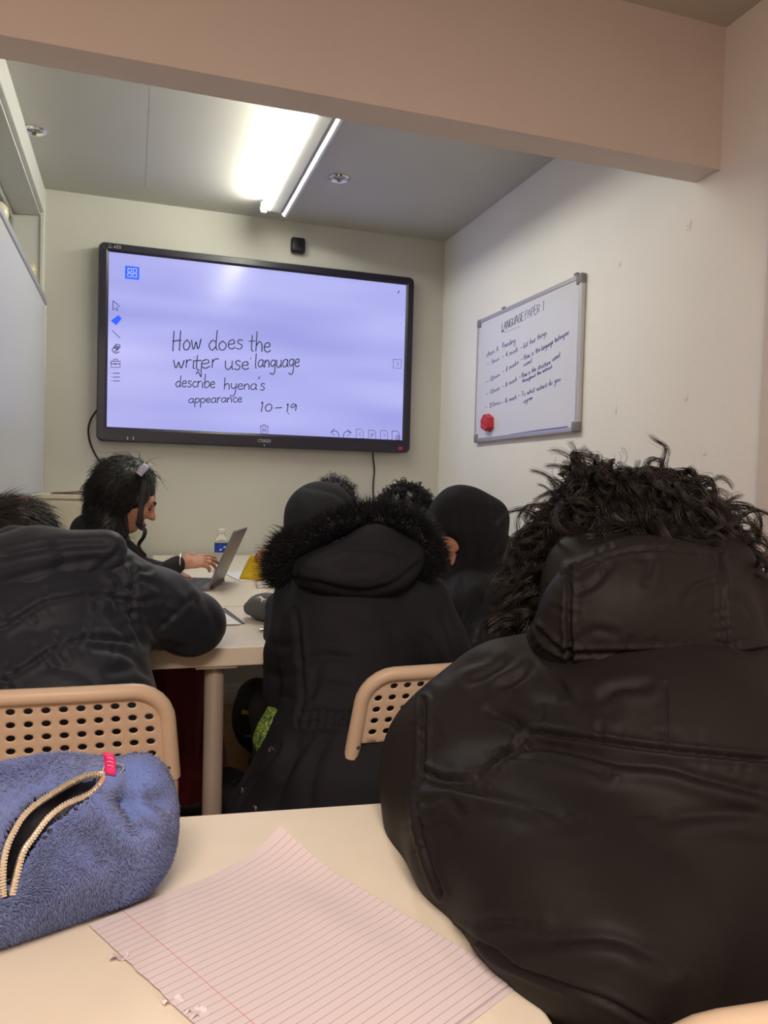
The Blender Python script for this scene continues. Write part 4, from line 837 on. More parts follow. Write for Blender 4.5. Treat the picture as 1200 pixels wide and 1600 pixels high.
l1 = puckers([([(0, 988), (63, 946), (100, 936), (147, 930), (196, 939)],), ([(0, 1068), (40, 1044), (84, 1016), (120, 1002), (147, 997), (203, 1002)],), ([(202, 880), (208, 910), (205, 953), (212, 985), (226, 1008)],), ([(238, 991), (270, 962), (301, 932)],)], 9, 14, 20, 4, .003)+[([(0, 988), (63, 946), (100, 936), (147, 930), (196, 939)], 4, .006), ([(0, 1068), (40, 1044), (84, 1016), (120, 1002), (147, 997), (203, 1002)], 4, .006), ([(202, 880), (208, 910), (205, 953), (212, 985), (226, 1008)], 5, .007), ([(238, 991), (270, 962), (301, 932)], 4, .004),
 ([(195, 905), (180, 930), (185, 960)], 6, .004, 1), ([(215, 905), (245, 915), (262, 935)], 6, .004), ([(222, 940), (250, 935), (285, 945)], 5, .003), ([(165, 960), (190, 990), (215, 1010)], 6, .004), ([(150, 1010), (190, 1020), (230, 1045)], 6, .005, 1), ([(170, 1050), (210, 1045), (250, 1065)], 7, .005), ([(60, 1040), (120, 1050), (160, 1075)], 9, .003),
 ([(255, 1005), (290, 1012), (325, 1005)], 6, .003), ([(320, 940), (335, 965), (340, 990)], 6, .002), ([(170, 890), (190, 905), (205, 925)], 5, .003), ([(30, 980), (80, 985), (130, 965)], 12, .003)]
coat1, _ = sdf_obj(S, 'coat', .0085, MT['navy'], R1, True, l1, noise=[(15, .004, 25), (36, .0016, 26)])
S = SDF(); S.c(at(165, 862, 1.43), .042, at(60, 880, 1.40), .064, .03).c(at(60, 880, 1.40), .064, at(-50, 912, 1.37), .070, .03).c(at(160, 850, 1.48), .03, at(20, 850, 1.50), .034, .04)
sdf_obj(S, 'hood', .0075, MT['navy'], coat1, True, [([(0, 870), (60, 858), (120, 852), (170, 850)], 6, .005), ([(0, 912), (60, 895), (120, 880), (170, 872)], 8, .005, 1), ([(190, 852), (175, 872), (150, 890)], 5, .004), ([(20, 935), (70, 918), (120, 898)], 6, .003), ([(90, 850), (100, 880), (80, 910)], 9, .003)], noise=[(24, .003, 28)])
# ---- girl at the laptop
R2 = person('person with long dark hair in profile typing at the laptop, lavender hair clip on top', at(190, 900, 2.5))
a_ = math.radians(27); f2 = arr(math.cos(a_), -.03, -math.sin(a_)); u2 = arr(math.sin(a_), 0, math.cos(a_)); hd2 = at(200, 778, 2.5); s2 = .90
J = dict(pelvis=arr(-.14, 2.64, .56), chest=at(150, 905, 2.52), neck=at(158, 850, 2.52), shL=at(165, 868, 2.66), shR=at(160, 872, 2.40), elL=arr(-.05, 2.84, .80), elR=at(205, 935, 2.36), wrL=arr(.10, 2.76, .785), wrR=at(283, 880, 2.47))
legs(J, (1, 0, 0), 1, .02, .28)
hands = [hand_mesh(J['wrL'], (1, -.2, -.12), (0, 0, -1), -1, .5, .8), hand_mesh(at(284, 881, 2.47), (1, .12, .16), (.25, .6, -.75), 1, .35, .80, [.22, .34, .46, .58], .25)]
body2 = finish_body(J, R2, 'skin2', (hd2, f2, u2, s2, .003), hands, .88)
for x, y in ((330, 852), (331, 866), (319, 876)):
    pass
r2 = np.cross(f2, u2); PF = lambda x, y, z: hd2+s2*(r2*x+f2*y+u2*z)
for sx in (-1, 1):
    MB().tube(catmull([PF(sx*.012, .094, .020), PF(sx*.030, .092, .030), PF(sx*.048, .076, .022)], 5), .0032, 6).build('eyebrow', MT['hair'], body2, smooth=True)
    MB().tube(catmull([PF(sx*.018, .088, .002), PF(sx*.031, .089, .000), PF(sx*.044, .077, .002)], 5), .0022, 6).build('eyelid', MT['hair'], body2, smooth=True)
MB().tube(catmull([PF(-.022, .088, -.060), PF(0, .099, -.0605), PF(.022, .088, -.060)], 5), [.001]+[.0045]*9+[.001], 8).build('lips', mat('lip', s2l((140, 78, 70)), .45), body2, smooth=True)
S = SDF(); S.c(J['chest'], .12, arr(-.13, 2.64, .58), .115, .05).c(J['neck'], .062, J['chest'], .11, .05).c(J['neck'], .06, J['shR'], .055, .04).c(J['neck'], .06, J['shL'], .055, .04).c(at(142, 832, 2.48), .066, at(150, 865, 2.5), .085, .03).c(at(150, 850, 2.5), .06, at(182, 866, 2.48), .05, .03).c(at(150, 850, 2.5), .055, at(125, 900, 2.52), .09, .04).c(at(198, 862, 2.46), .035, at(215, 890, 2.5), .05, .03)
S.chain([(J['shR'], .056), (J['elR'], .048), (at(277, 882, 2.46), .030)], .025).chain([(J['shL'], .056), (J['elL'], .048), (J['wrL'], .034)], .025)
top2, _ = sdf_obj(S, 'top', .009, MT['top'], R2, True, [([(240, 890), (255, 895), (270, 888)], 4, .003), ([(250, 880), (258, 888), (262, 898)], 4, .003)], noise=[(30, .003, 31)])
bw_ = [at(283+2*math.cos(t), 880+15*math.sin(t), 2.465+.028*math.cos(t)) for t in np.linspace(0, 2*PI, 22)]; MB().tube(bw_, .0022, 6, False).build('bracelet', MT['gold'], R2, smooth=True)
S = SDF(); S.c(arr(-.14, 2.64, .55), .13, arr(.17, 2.60, .52), .09, .05).c(arr(-.14, 2.70, .55), .12, arr(.17, 2.72, .52), .09, .05).c(arr(.17, 2.64, .50), .10, arr(.20, 2.62, .10), .12, .06).c(arr(.10, 2.66, .40), .1, arr(.12, 2.66, .10), .12, .06)
sdf_obj(S, 'skirt', .011, MT['maroon'], R2, True, [([(255, 1060), (252, 1120), (256, 1200)], 7, .008), ([(282, 1060), (285, 1120), (280, 1200)], 7, .008), ([(305, 1060), (308, 1120), (306, 1200)], 7, .007)], noise=[(22, .004, 33)])
trousers(J, R2, 'maroon')
S = SDF(); S.e(PF(0, -.028, .040), arr(.090, .104, .094)*s2, np.array([r2, f2, u2]), .03).e(PF(0, -.075, -.02), arr(.080, .060, .085)*s2, np.array([r2, f2, u2]), .04)
S.c(at(168, 800, 2.47), .060, at(172, 838, 2.45), .052, .04).e(PF(.062, -.03, .0), arr(.030, .055, .075)*s2, np.array([r2, f2, u2]), .02).c(at(180, 850, 2.47), .042, at(205, 880, 2.46), .026, .03).e(PF(.070, .030, .030), arr(.014, .035, .045)*s2, np.array([r2, f2, u2]), .015)
S.e(PF(0, .098, -.045), arr(.052, .060, .070)*s2, np.array([r2, f2, u2]), .012, True)
h2, (hv, hq) = hair_cap('hair', S, .007, R2, 'hair', .005, 45)
P_, N_ = sample_surf(hv, hq, 5200)
def flow2(p, n):
    q = np.tile(arr(-.55, 0, -.75), (len(p), 1)); return q-n*(q*n).sum(1)[:, None]*.95
pf = (P_-hd2)@f2; k = pf < .030; P_, N_ = P_[k], N_[k]
St = grow(P_, N_, RNG.uniform(.03, .08, len(P_)), 10, flow2, .05, .03, .004, 1.2, .10); add_strands('waves', St, RNG.uniform(.0008, .0016, len(P_)), 'hair', h2)
P_, N_ = sample_surf(hv, hq, 300); St = grow(P_, N_, RNG.uniform(.02, .04, len(P_)), 8, flow2, .7, .0, .004, 1, .4); add_strands('stray_hair', St, np.full(len(P_), .0005), 'hair', h2, .4)
lk = []
for i in range(130):
    o = RNG.normal(size=2)*arr(1.3, 1.3); w_ = RNG.random()*6.28; c_ = [at(x+o[0]*q+.9*math.cos(w_+j*1.3), y+o[1]*q, 2.43) for j, (x, y, q) in enumerate(((226, 752, 1.6), (224, 768, 1.6), (221, 785, 1.3), (220, 798, 1.3), (219, 810, 1.6), (217, 820, 1.5), (226, 828, .9), (224, 840, .7), (217, 850, .8), (219, 860, .9), (227, 868, .7)))]
    lk.append(catmull(c_, 3))
add_strands('front_curl', np.array(lk), np.full(len(lk), .0014), 'hair', h2, .5)
lk = [catmull([at(x+RNG.normal()*1.5, y+RNG.normal()*1.5, 2.44) for x, y in ((196, 800), (198, 822), (200, 832), (196, 840), (190, 838))], 4) for i in range(14)]; add_strands('loose_wisp', np.array(lk), np.full(len(lk), .0008), 'hair', h2, .4)
c_ = at(224, 734, 2.44); b = MB(); ang = Matrix.Rotation(math.radians(38), 3, 'Y') @ Matrix.Rotation(.25, 3, 'X')
b.box(c_-arr(.013, .010, .020), c_+arr(.009, .006, .020), .004, 2, rot=ang).build('clip_jaw', MT['lavender'], R2, smooth=True)
b = MB(); c3 = at(230, 731, 2.452); b.box(c3-arr(.006, .008, .017), c3+arr(.005, .006, .017), .003, 2, rot=ang).build('clip_jaw', MT['lavender'], R2, smooth=True)
# ---- hooded person on the right side of the far table
R6 = person('person in a black hooded cloak bowed sideways, lower face showing beside the fur trim', at(750, 900, 2.2))
J = dict(pelvis=arr(1.07, 2.02, .55), chest=at(765, 950, 2.2), neck=at(748, 890, 2.19), shL=at(740, 930, 2.05), shR=at(800, 900, 2.32), elL=arr(.92, 1.78, .80), elR=arr(.93, 2.12, .80), wrL=arr(.72, 1.86, .775), wrR=arr(.72, 2.06, .775))
legs(J, (-1, 0, 0), 1, .02, .36)
f6 = nrm((-.58, -.66, -.48)); hd6 = at(722, 846, 2.19)
body6 = finish_body(J, R6, 'skin2', (hd6, f6, (-.3, -.2, .9), .92), [hand_mesh(J['wrL'], (-1, .2, -.1), (0, 0, -1), 1, .5), hand_mesh(J['wrR'], (-1, -.2, -.1), (0, 0, -1), -1, .5)]); trousers(J, R6)
u6 = nrm(Z-f6*f6[2]); r6 = np.cross(f6, u6); A6 = np.array([r6, f6, u6])
P6 = lambda x, y, z: hd6+.92*(r6*x+f6*y+u6*z)
for sx in (-1, 1):
    MB().tube(catmull([P6(sx*.012, .094, .020), P6(sx*.030, .092, .030), P6(sx*.048, .076, .022)], 5), .0034, 6).build('eyebrow', MT['hair'], body6, smooth=True)
    MB().tube(catmull([P6(sx*.018, .088, .002), P6(sx*.031, .090, .000), P6(sx*.046, .077, .002)], 5), .0026, 6).build('eyelid', MT['hair'], body6, smooth=True)
MB().tube(catmull([P6(-.022, .088, -.060), P6(0, .099, -.0605), P6(.022, .088, -.060)], 5), [.001]+[.0045]*9+[.001], 8).build('lips', mat('lip_dark', s2l((120, 66, 60)), .45), body6, smooth=True)
S = SDF(); S.e(hd6+u6*.02-f6*.02, (.090, .100, .112), A6).e(at(702, 867, 2.07), (.048, .12, .066), None, .01, True); hair_cap('hair', S, .010, R6)
S = SDF(); S.c(J['chest'], .135, J['pelvis'], .15, .06).c(J['neck'], .085, J['chest'], .13, .06).c(at(742, 905, 2.18), .08, at(720, 960, 2.08), .085, .06).c(at(800, 895, 2.3), .075, at(790, 960, 2.25), .10, .06).c(at(780, 850, 2.27), .04, at(815, 895, 2.32), .06, .05)
S.chain([(J['shL'], .07), (J['elL'], .058), (J['wrL'], .042)], .035).chain([(J['shR'], .075), (J['elR'], .058), (J['wrR'], .042)], .035)
S.c(at(745, 960, 2.1), .09, at(760, 1010, 2.0), .11, .05).c(at(790, 980, 2.1), .10, at(740, 1040, 1.95), .10, .05)
ck, _ = sdf_obj(S, 'cloak', .010, MT['abaya'], R6, True, [([(745, 930), (735, 960), (725, 1000)], 6, .008), ([(775, 900), (755, 930), (742, 970)], 6, .006), ([(715, 905), (720, 940), (712, 975)], 5, .006), ([(790, 890), (775, 930), (772, 990)], 7, .006), ([(810, 890), (800, 930), (805, 980)], 7, .005)], noise=[(18, .004, 41)])
S = SDF(); S.e(at(722, 826, 2.20), (.108, .115, .122), None, .03).e(at(762, 812, 2.24), (.045, .07, .045), None, .05).c(at(715, 790, 2.15), .05, at(765, 805, 2.22), .04, .04).c(at(738, 860, 2.19), .095, at(728, 925, 2.14), .06, .05).c(at(718, 880, 2.15), .04, at(712, 935, 2.12), .035, .04)
S.e(at(703, 864, 2.06), (.042, .12, .052), None, .012, True)
hood6, _ = sdf_obj(S, 'hood', .008, MT['abaya'], ck, True, [([(735, 800), (742, 850), (745, 900)], 6, .005), ([(752, 800), (758, 850), (752, 900)], 6, .005), ([(712, 790), (715, 820), (716, 850)], 6, .003), ([(770, 800), (772, 830), (765, 860)], 6, .004)], noise=[(16, .004, 43)])
# ---- hooded person further back holding the yellow booklet
R4 = person('person in a black hood with curls on top, holding the yellow booklet', at(510, 880, 3.0))
J = dict(pelvis=arr(1.02, 2.95, .55), chest=at(520, 915, 3.02), neck=at(512, 870, 3.0), shL=at(480, 895, 2.9), shR=at(560, 895, 3.1), elL=at(455, 930, 2.82), elR=at(560, 935, 2.95), wrL=at(431, 868, 2.80), wrR=arr(.60, 3.0, .78))
legs(J, (-1, .1, 0), 1, .02, .36)
hd4 = at(503, 815, 2.97); f4 = nrm((-.55, .75, -.35)); u4 = nrm(Z-f4*f4[2]); r4 = np.cross(f4, u4); A4 = np.array([r4, f4, u4])
finish_body(J, R4, 'skin', (hd4, f4, u4, .95), [hand_mesh(at(439, 866, 2.80), (-.9, .1, .15), (-.2, .6, -.6), 1, .95, .72, [.7, .85, .95, 1.], .3), hand_mesh(J['wrR'], (-1, 0, -.1), (0, 0, -1), -1, .5)]); trousers(J, R4)
S = SDF(); S.c(J['chest'], .14, J['pelvis'], .15, .06).c(J['neck'], .08, J['chest'], .13, .06).chain([(J['shL'], .07), (J['elL'], .055), (at(440, 872, 2.81), .038)], .035).chain([(J['shR'], .07), (J['elR'], .055), (J['wrR'], .04)], .035).c(J['neck'], .07, J['shL'], .065, .04).c(J['neck'], .07, J['shR'], .065, .04)
c4, _ = sdf_obj(S, 'hoodie', .011, MT['top'], R4, noise=[(20, .004, 51)])
S = SDF(); S.e(at(501, 808, 2.97), (.142, .135, .142), None, .03).c(at(500, 850, 2.97), .13, at(505, 890, 3.0), .11, .05)
S.e(hd4+f4*.17+u4*.02, (.075, .10, .10), A4, .02, True)
sdf_obj(S, 'hood', .009, MT['top'], c4, True, [([(470, 760), (500, 765), (530, 775), (550, 795)], 4, .004), ([(460, 790), (470, 820), (465, 850)], 6, .003)], noise=[(18, .003, 53)])
S = SDF(); S.e(at(523, 776, 3.05), (.085, .085, .075), None, .03).e(hd4, (.09, .10, .11), A4, .03); h4, (hv, hq) = hair_cap('hair', S, .010, R4, 'hair', .008, 45)
P_, N_ = sample_surf(hv, hq, 1500); k = P_[:, 2] > at(0, 800, 3.0)[2]-.02; P_, N_ = P_[k], N_[k]
St = grow(P_, N_, RNG.uniform(.02, .035, len(P_)), 10, lambda p, n: n*.2, .5, .1, .008, 1.3, .5); add_strands('curls', St, np.full(len(P_), .0013), 'hair', h4)
# ---- curly-haired person at the very back
R5 = person('person at the very back, only short black curly hair showing above the parka hood', at(632, 880, 3.4))
J = dict(pelvis=arr(1.17, 3.28, .55), chest=at(640, 900, 3.45), neck=at(635, 850, 3.42), shL=at(600, 880, 3.35), shR=at(680, 880, 3.5), elL=arr(.98, 3.02, .78), elR=arr(1.02, 3.42, .78), wrL=arr(.70, 3.10, .775), wrR=arr(.70, 3.30, .775))
legs(J, (-1, 0, 0), 1, .02, .36); hd5 = at(632, 804, 3.4); f5 = nrm((-.6, .6, -.5)); u5 = nrm(Z-f5*f5[2])
finish_body(J, R5, 'skin', (hd5, f5, u5, .95), [hand_mesh(J['wrL'], (-1, 0, -.1), (0, 0, -1), 1, .5), hand_mesh(J['wrR'], (-1, 0, -.1), (0, 0, -1), -1, .5)]); trousers(J, R5)
S = SDF(); S.c(J['chest'], .13, J['pelvis'], .14, .06).c(J['neck'], .07, J['chest'], .12, .06).chain([(J['shL'], .065), (J['elL'], .05), (J['wrL'], .038)], .035).chain([(J['shR'], .065), (J['elR'], .05), (J['wrR'], .038)], .035).c(J['neck'], .065, J['shL'], .06, .04).c(J['neck'], .065, J['shR'], .06, .04)
sdf_obj(S, 'jumper', .012, MT['top'], R5, noise=[(20, .004, 61)])
S = SDF(); S.e(hd5+arr(-.008, 0, .026)-f5*.015, (.114, .11, .098), None).e(hd5+f5*.10-u5*.04, (.068, .055, .075), np.array([np.cross(f5, u5), f5, u5]), .01, True); h5, (hv, hq) = hair_cap('hair', S, .009, R5, 'hair', .008, 45)
P_, N_ = sample_surf(hv, hq, 520); k = P_[:, 2] > hd5[2]-.05; P_, N_ = P_[k], N_[k]
St = grow(P_, N_, RNG.uniform(.022, .042, len(P_)), 14, lambda p, n: n*.1+arr(0, 0, 0), .6, .12, .010, 1.5, .5); St = clump(St, 9, .003, .4); add_strands('curls', St, np.full(len(St), .0009), 'hair', h5)
# ------------------------------------------------------------------ chairs
make_chair('white perforated chair behind the navy coat, the one left of centre', (-.125, 1.462), math.radians(-2))
make_chair('white perforated chair behind the parka, partly covered by the puffer sleeve', (.560, 1.49), math.radians(5))
make_chair('white perforated chair under the puffer wearer, its top edge at the bottom corner', (.478, .584), math.radians(2))
# ------------------------------------------------------------------ things on the near desk
TZ = .742
tL = onz(138, 1450, TZ); a_ = math.radians(27.5); eu = arr(math.cos(a_), math.sin(a_), 0); ev = arr(math.sin(a_), -math.cos(a_), 0); lu, lv = .192, .274
pm = mat('lined_paper', s2l((216, 207, 212)), .75, .25, 18, bdist=.0015); nt = pm.node_tree; bs = nt.nodes['Principled BSDF']
uvn = nt.nodes.new('ShaderNodeUVMap'); sp = nt.nodes.new('ShaderNodeSeparateXYZ'); nt.links.new(uvn.outputs[0], sp.inputs[0])
def mth(op, a, b=None, c=None):
    n = nt.nodes.new('ShaderNodeMath'); n.operation = op
    for i, v in enumerate((a, b, c)):
        if v is None: continue
        if isinstance(v, (int, float)): n.inputs[i].default_value = v
        else: nt.links.new(v, n.inputs[i])
    return n.outputs[0]
fr = mth('FRACT', mth('MULTIPLY', sp.outputs['Y'], .300/.0083)); ln = mth('MULTIPLY', mth('LESS_THAN', mth('ABSOLUTE', mth('SUBTRACT', fr, .5)), .042), mth('MULTIPLY', mth('GREATER_THAN', sp.outputs['Y'], .035), mth('LESS_THAN', sp.outputs['Y'], 1.5)))
mg = mth('LESS_THAN', mth('ABSOLUTE', mth('SUBTRACT', sp.outputs['X'], .15)), .0014)
mx = nt.nodes.new('ShaderNodeMix'); mx.data_type = 'RGBA'; mx.inputs['A'].default_value = (*s2l((216, 207, 212)), 1); mx.inputs['B'].default_value = (*s2l((172, 158, 170)), 1); nt.links.new(ln, mx.inputs['Factor'])
mx2 = nt.nodes.new('ShaderNodeMix'); mx2.data_type = 'RGBA'; mx2.inputs['B'].default_value = (*s2l((208, 128, 130)), 1); nt.links.new(mx.outputs['Result'], mx2.inputs['A']); nt.links.new(mg, mx2.inputs['Factor']); nt.links.new(mx2.outputs['Result'], bs.inputs['Base Color'])
def sheet(name, parent, off, curl, seed, z0):
    nu, nv = 60, 84; V = []; uv = []; g = np.random.default_rng(seed)
    tear = np.convolve(g.normal(size=nv+30), np.ones(3)/3, 'same')*.0005
    for i in range(nu+1):
        for j in range(nv+1):
            u, v = i/nu, j/nv; uu = u*lu; vv = v*lv
            if i == 0: uu += tear[j]
            z = z0+.0010*(1+math.sin(7*u+4*v))*.5+.0016*math.exp(-((u-.75)/.12)**2-((v-.45)/.25)**2)
            c = max(0, (u-.55)/.45)*max(0, (.32-v)/.32); z += curl*c**1.6*.016
            e = max(0, (u-.8)/.2); z += curl*.006*e**2*(1-v)
            p = tL+eu*uu+ev*vv+off; p[2] = TZ+z; V.append(p); uv.append((u, v))
    V = np.array(V); q = []; w1 = nv+1
    for i in range(nu):
        for j in range(nv): q.append((i*w1+j, (i+1)*w1+j, (i+1)*w1+j+1, i*w1+j+1))
    q = np.array(q)[:, ::-1]; me = mesh_np(name, V, [q]); ul = me.uv_layers.new(name='UVMap'); li = np.zeros(len(me.loops), np.int32); me.loops.foreach_get('vertex_index', li); ul.data.foreach_set('uv', np.array(uv, np.float32)[li].ravel())
    return link(name, me, pm, parent, True)
ps = thing('lined_paper', 'folded sheet of lined paper with torn edge and curled corner on the foreground desk', 'paper', tL)
sheet('top_sheet', ps, arr(0, 0, 0), 1., 1, .0022); sheet('under_sheet', ps, eu*.004+ev*.005, .75, 2, .0006)
for x, y, a in ((186, 1497, .3), (270, 1566, .8), (305, 1582, 1.2), (314, 1588, .1)):
    c = onz(x, y, TZ+.002); g = random.Random(int(x)); b = MB(); n = 7
    b.grid([[c+arr(.0022*(i-3)+g.uniform(-.001, .001), .0016*(k-1.5)+g.uniform(-.001, .001), .001+.0025*math.sin(i*1.1+k*a)) for k in range(4)] for i in range(n)]); b.build('torn_scrap', pm, ps, smooth=True)
# plush case
pa, pb = at(-60, 1352, .60), at(178, 1290, .660)
pa[2] = TZ+.060; pb[2] = TZ+.049
S = SDF(); S.c(pa, .066, pb, .050, .02).e(at(70, 1300, .645), (.085, .055, .058), None, .03).e(at(222, 1240, .672), (.022, .03, .030), None, .025)
up_ = [(160, 1214), (130, 1218), (87, 1240), (42, 1271), (17, 1306), (5, 1337), (2, 1370), (3, 1396)]
lo_ = [(163, 1216), (150, 1234), (133, 1247), (101, 1260), (75, 1279), (52, 1307), (33, 1335), (17, 1394)]
V0, Q0 = S.mesh('x', .006, [(2, TZ+.0015, -1)], 2)
bv = BVHTree.FromPolygons(V0.tolist(), Q0.tolist())
def hit(x, y, off=0.):
    r = Vector(ray(x, y)).normalized(); h = bv.ray_cast(Vector(CAM), r)
    if h[0] is None: n = bv.find_nearest(Vector(at(x, y, .64))); h = n
    return np.array(h[0])+np.array(h[1])*off
uL = catmull([hit(*q) for q in up_], 10); lL = catmull([hit(*q) for q in lo_], 10); m_ = len(uL); cav = []
for i in range(1, m_-1):
    a, c = uL[i], lL[i]; g = np.linalg.norm(a-c); mid = (a+c)/2; n = np.array(bv.find_nearest(Vector(mid))[1]); dep = -n*max(g*.35, .006)
    if i % 2 == 0: S.c(mid+n*.012, g*.5, mid+dep*1.6, g*.42, .003, True); cav.append((mid+n*.012, g*.5, mid+dep*1.6, g*.42))
pc = thing('plush_pencil_case', 'blue plush pencil case lying half unzipped at the left of the foreground desk', 'pencil case', (pa+pb)/2)
pc.location = (float((pa+pb)[0]/2), float((pa+pb)[1]/2), TZ)
V, Q = S.mesh('shell', .0035, [(2, TZ+.0012, -1)], 2)
V = V+normals(V, Q)*(noise3(V, 26, 71)*.0025)[:, None]; V[:, 2] = np.maximum(V[:, 2], TZ+.001)
V = creases(V, Q, [([(205, 1222), (195, 1255), (215, 1290)], 12, .007), ([(110, 1290), (150, 1310), (190, 1360)], 16, .005), ([(170, 1235), (200, 1250), (250, 1250)], 12, .005), ([(225, 1215), (235, 1240), (262, 1270)], 10, .004)])
cen = V[Q].mean(1); uA, lA = np.array(uL), np.array(lL); mid = (uA+lA)/2; gp = np.linalg.norm(uA-lA, axis=1)
D = np.linalg.norm(cen[:, None, :]-mid[None], axis=2); near = D.argmin(1); inn = np.array([bv.find_nearest(Vector(c))[3] for c in cen])
inside = np.zeros(len(cen), bool)
for a_c, ra_, b_c, rb_ in cav:
    d_ = b_c-a_c; t_ = np.clip(((cen-a_c)@d_)/(d_@d_), 0, 1); inside |= np.linalg.norm(cen-a_c-t_[:, None]*d_, axis=1) < ra_+(rb_-ra_)*t_+.0022
inside &= (inn > .0015) & ((D.min(1) < gp[near]*.62) | (inn > .007))
me = mesh_np('shell', V, [Q[~inside]]); link('shell', me, MT['blueplush'], pc, True)
link('lining', mesh_np('lining', V, [Q[inside]]), MT['lining'], pc, True)
P_, N_ = sample_surf(V, Q, 120000, mask=~inside); fc = P_[:, 2] > TZ+.003
dU = np.minimum(np.linalg.norm(P_[:, None]-uA[None, ::2], axis=2).min(1), np.linalg.norm(P_[:, None]-lA[None, ::2], axis=2).min(1)); inU = np.linalg.norm(P_[:, None]-mid[None], axis=2); inU = (inU-gp[None]*.5).min(1) > .001
k = fc & (dU > .0042) & inU; P_, N_ = P_[k], N_[k]
sw = np.stack([noise3(P_, 45, 81), noise3(P_, 45, 82), noise3(P_, 45, 83)], 1)*.55
St = grow(P_, N_, RNG.uniform(.0032, .0062, len(P_)), 4, lambda p, n: arr(.15, -.1, -.75)+sw[:len(p)], .75, .0, 0, 1, .3); St[..., 2] = np.maximum(St[..., 2], TZ+.0008)
o = add_strands('plush_pile', St, RNG.uniform(.00035, .0006, len(P_)), 'plushfur', pc, .25); o['kind'] = 'stuff'
zp = MB()
for L_, nm in ((uL, 1), (lL, -1)):
    Lp = [q+np.array(bv.find_nearest(Vector(q))[1])*.0022 for q in L_]; b = MB(); b.tube(Lp, .0021, 8); b.build('zip_tape', MT['gold'], pc, smooth=True)
    fine = []
    for a, c in zip(Lp[:-1], Lp[1:]): fine += [a+(c-a)*t for t in (0, .25, .5, .75)]
    cum = np.concatenate([[0], np.cumsum([np.linalg.norm(q-p) for p, q in zip(fine[:-1], fine[1:])])]); N = int(cum[-1]/.0021); b = MB()
    for t in np.linspace(0, cum[-1], N):
        i = min(np.searchsorted(cum, t), len(fine)-1); q = fine[i]; d = nrm(fine[min(i+1, len(fine)-1)]-fine[max(i-1, 0)]); n = np.array(bv.find_nearest(Vector(q))[1]); sd = np.cross(d, n)
        Rm = Matrix((d, sd, n)).transposed(); b.box(q-arr(.0007, .0022, .0019)+n*.0008, q+arr(.0007, .0022, .0019)+n*.0008, 0, rot=Rm)
    b.build('zip_teeth', MT['gold'], pc)
sl = hit(161, 1213, .004); nn = np.array(bv.find_nearest(Vector(sl))[1]); b = MB(); b.box(sl-arr(.005, .003, .0025), sl+arr(.005, .003, .0025), .0012).build('slider', MT['steel'], pc)
MB().tube([sl+arr(.008*math.cos(t)+.007, -.003, .004+.005*math.sin(t)) for t in np.linspace(0, 6.28, 16)], .0009, 6).build('pull_ring', MT['steel'], pc, smooth=True)
d0 = float((sl-CAM)@_F)-.004
rows = [((165, 1209), (181, 1212)), ((164, 1200), (181, 1203)), ((164, 1190), (181, 1192)), ((163, 1182), (179, 1182)), ((161, 1176), (176, 1177))]
P = [[at(x0+(x1-x0)*t, y0+(y1-y0)*t, d0+.0015*math.sin(i)) for t in (0, .5, 1)] for i, ((x0, y0), (x1, y1)) in enumerate(rows)]
b = MB(); b.grid(P); tg = b.build('pull_tag', MT['pink'], pc, smooth=True); tg['label'] = 'pink ribbon zip pull'; md = tg.modifiers.new('thick', 'SOLIDIFY'); md.thickness = .0012
b = MB()
for ys in (1184, 1190, 1196): b.tube([at(168, ys, d0-.0012), at(175, ys+.5, d0-.0012), at(176, ys+3, d0-.0012)], .0005, 5)
b.build('tag_lettering', MT['pinktext'], tg)
# ------------------------------------------------------------------ things on the far tables
T2, T3 = .74, .742
lp = thing('laptop', 'open grey laptop on the far table in front of the person in profile', 'laptop', (.2, 2.66, T3))
h0, h1 = arr(.240, 2.54, T3+.012), arr(.316, 2.79, T3+.012); hd = nrm(h1-h0); fl = nrm(np.cross(Z, hd)); fl = fl if fl[0] < 0 else -fl
def slab(b, o, du, lu_, dv, lv_, dn, th):
    c = [o, o+du*lu_, o+du*lu_+dv*lv_, o+dv*lv_]; b.poly(c).poly([q+dn*th for q in c])
    for i in range(4): b.poly([c[i], c[(i+1) % 4], c[(i+1) % 4]+dn*th, c[i]+dn*th])
    bmesh.ops.remove_doubles(b.bm, verts=b.bm.verts, dist=1e-5); return b
L_ = np.linalg.norm(h1-h0)
slab(MB(), h0-Z*.011, hd, L_, fl, .205, Z, .011).build('base', MT['laptop'], lp)
b = MB()
for r_ in range(5):
    for c_ in range(11): o_ = h0+hd*(.022+c_*.0198)+fl*(.030+r_*.0195)+Z*.0002; slab(b, o_, hd, .0165, fl, .0155, Z, .0012)
b.build('keyboard', MT['key'], lp)
slab(MB(), h0+hd*.085+fl*.135+Z*.0002, hd, .09, fl, .055, Z, .0006).build('touchpad', MT['greyplastic'], lp)
ld = nrm(-fl*.40+Z*.915); b = slab(MB(), h0+Z*.001, hd, L_, ld, .200, -np.cross(hd, ld)*-1 if False else nrm(np.cross(ld, hd)), .006); lid = b.build('lid', MT['laptop'], lp)
nl = nrm(np.cross(ld, hd)); nl = nl if nl[0] < 0 else -nl
slab(MB(), h0+Z*.001+hd*.006+ld*.008+nl*.0064, hd, L_-.012, ld, .184, nl, .0006).build('screen', mat('laptop_screen', (.17, .165, .165), .3), lid)
MB().cyl(h0+hd*.03-Z*.002, h0+hd*(L_-.03)-Z*.002, .006).build('hinge', MT['dark'], lp)
wbp = onz(345, 893, T3); bo = thing('water_bottle', 'small clear plastic water bottle with blue label behind the laptop', 'bottle', wbp)
gl = mat('clear_plastic', (.97, .98, .98), .06, trans=1., ior=1.18)
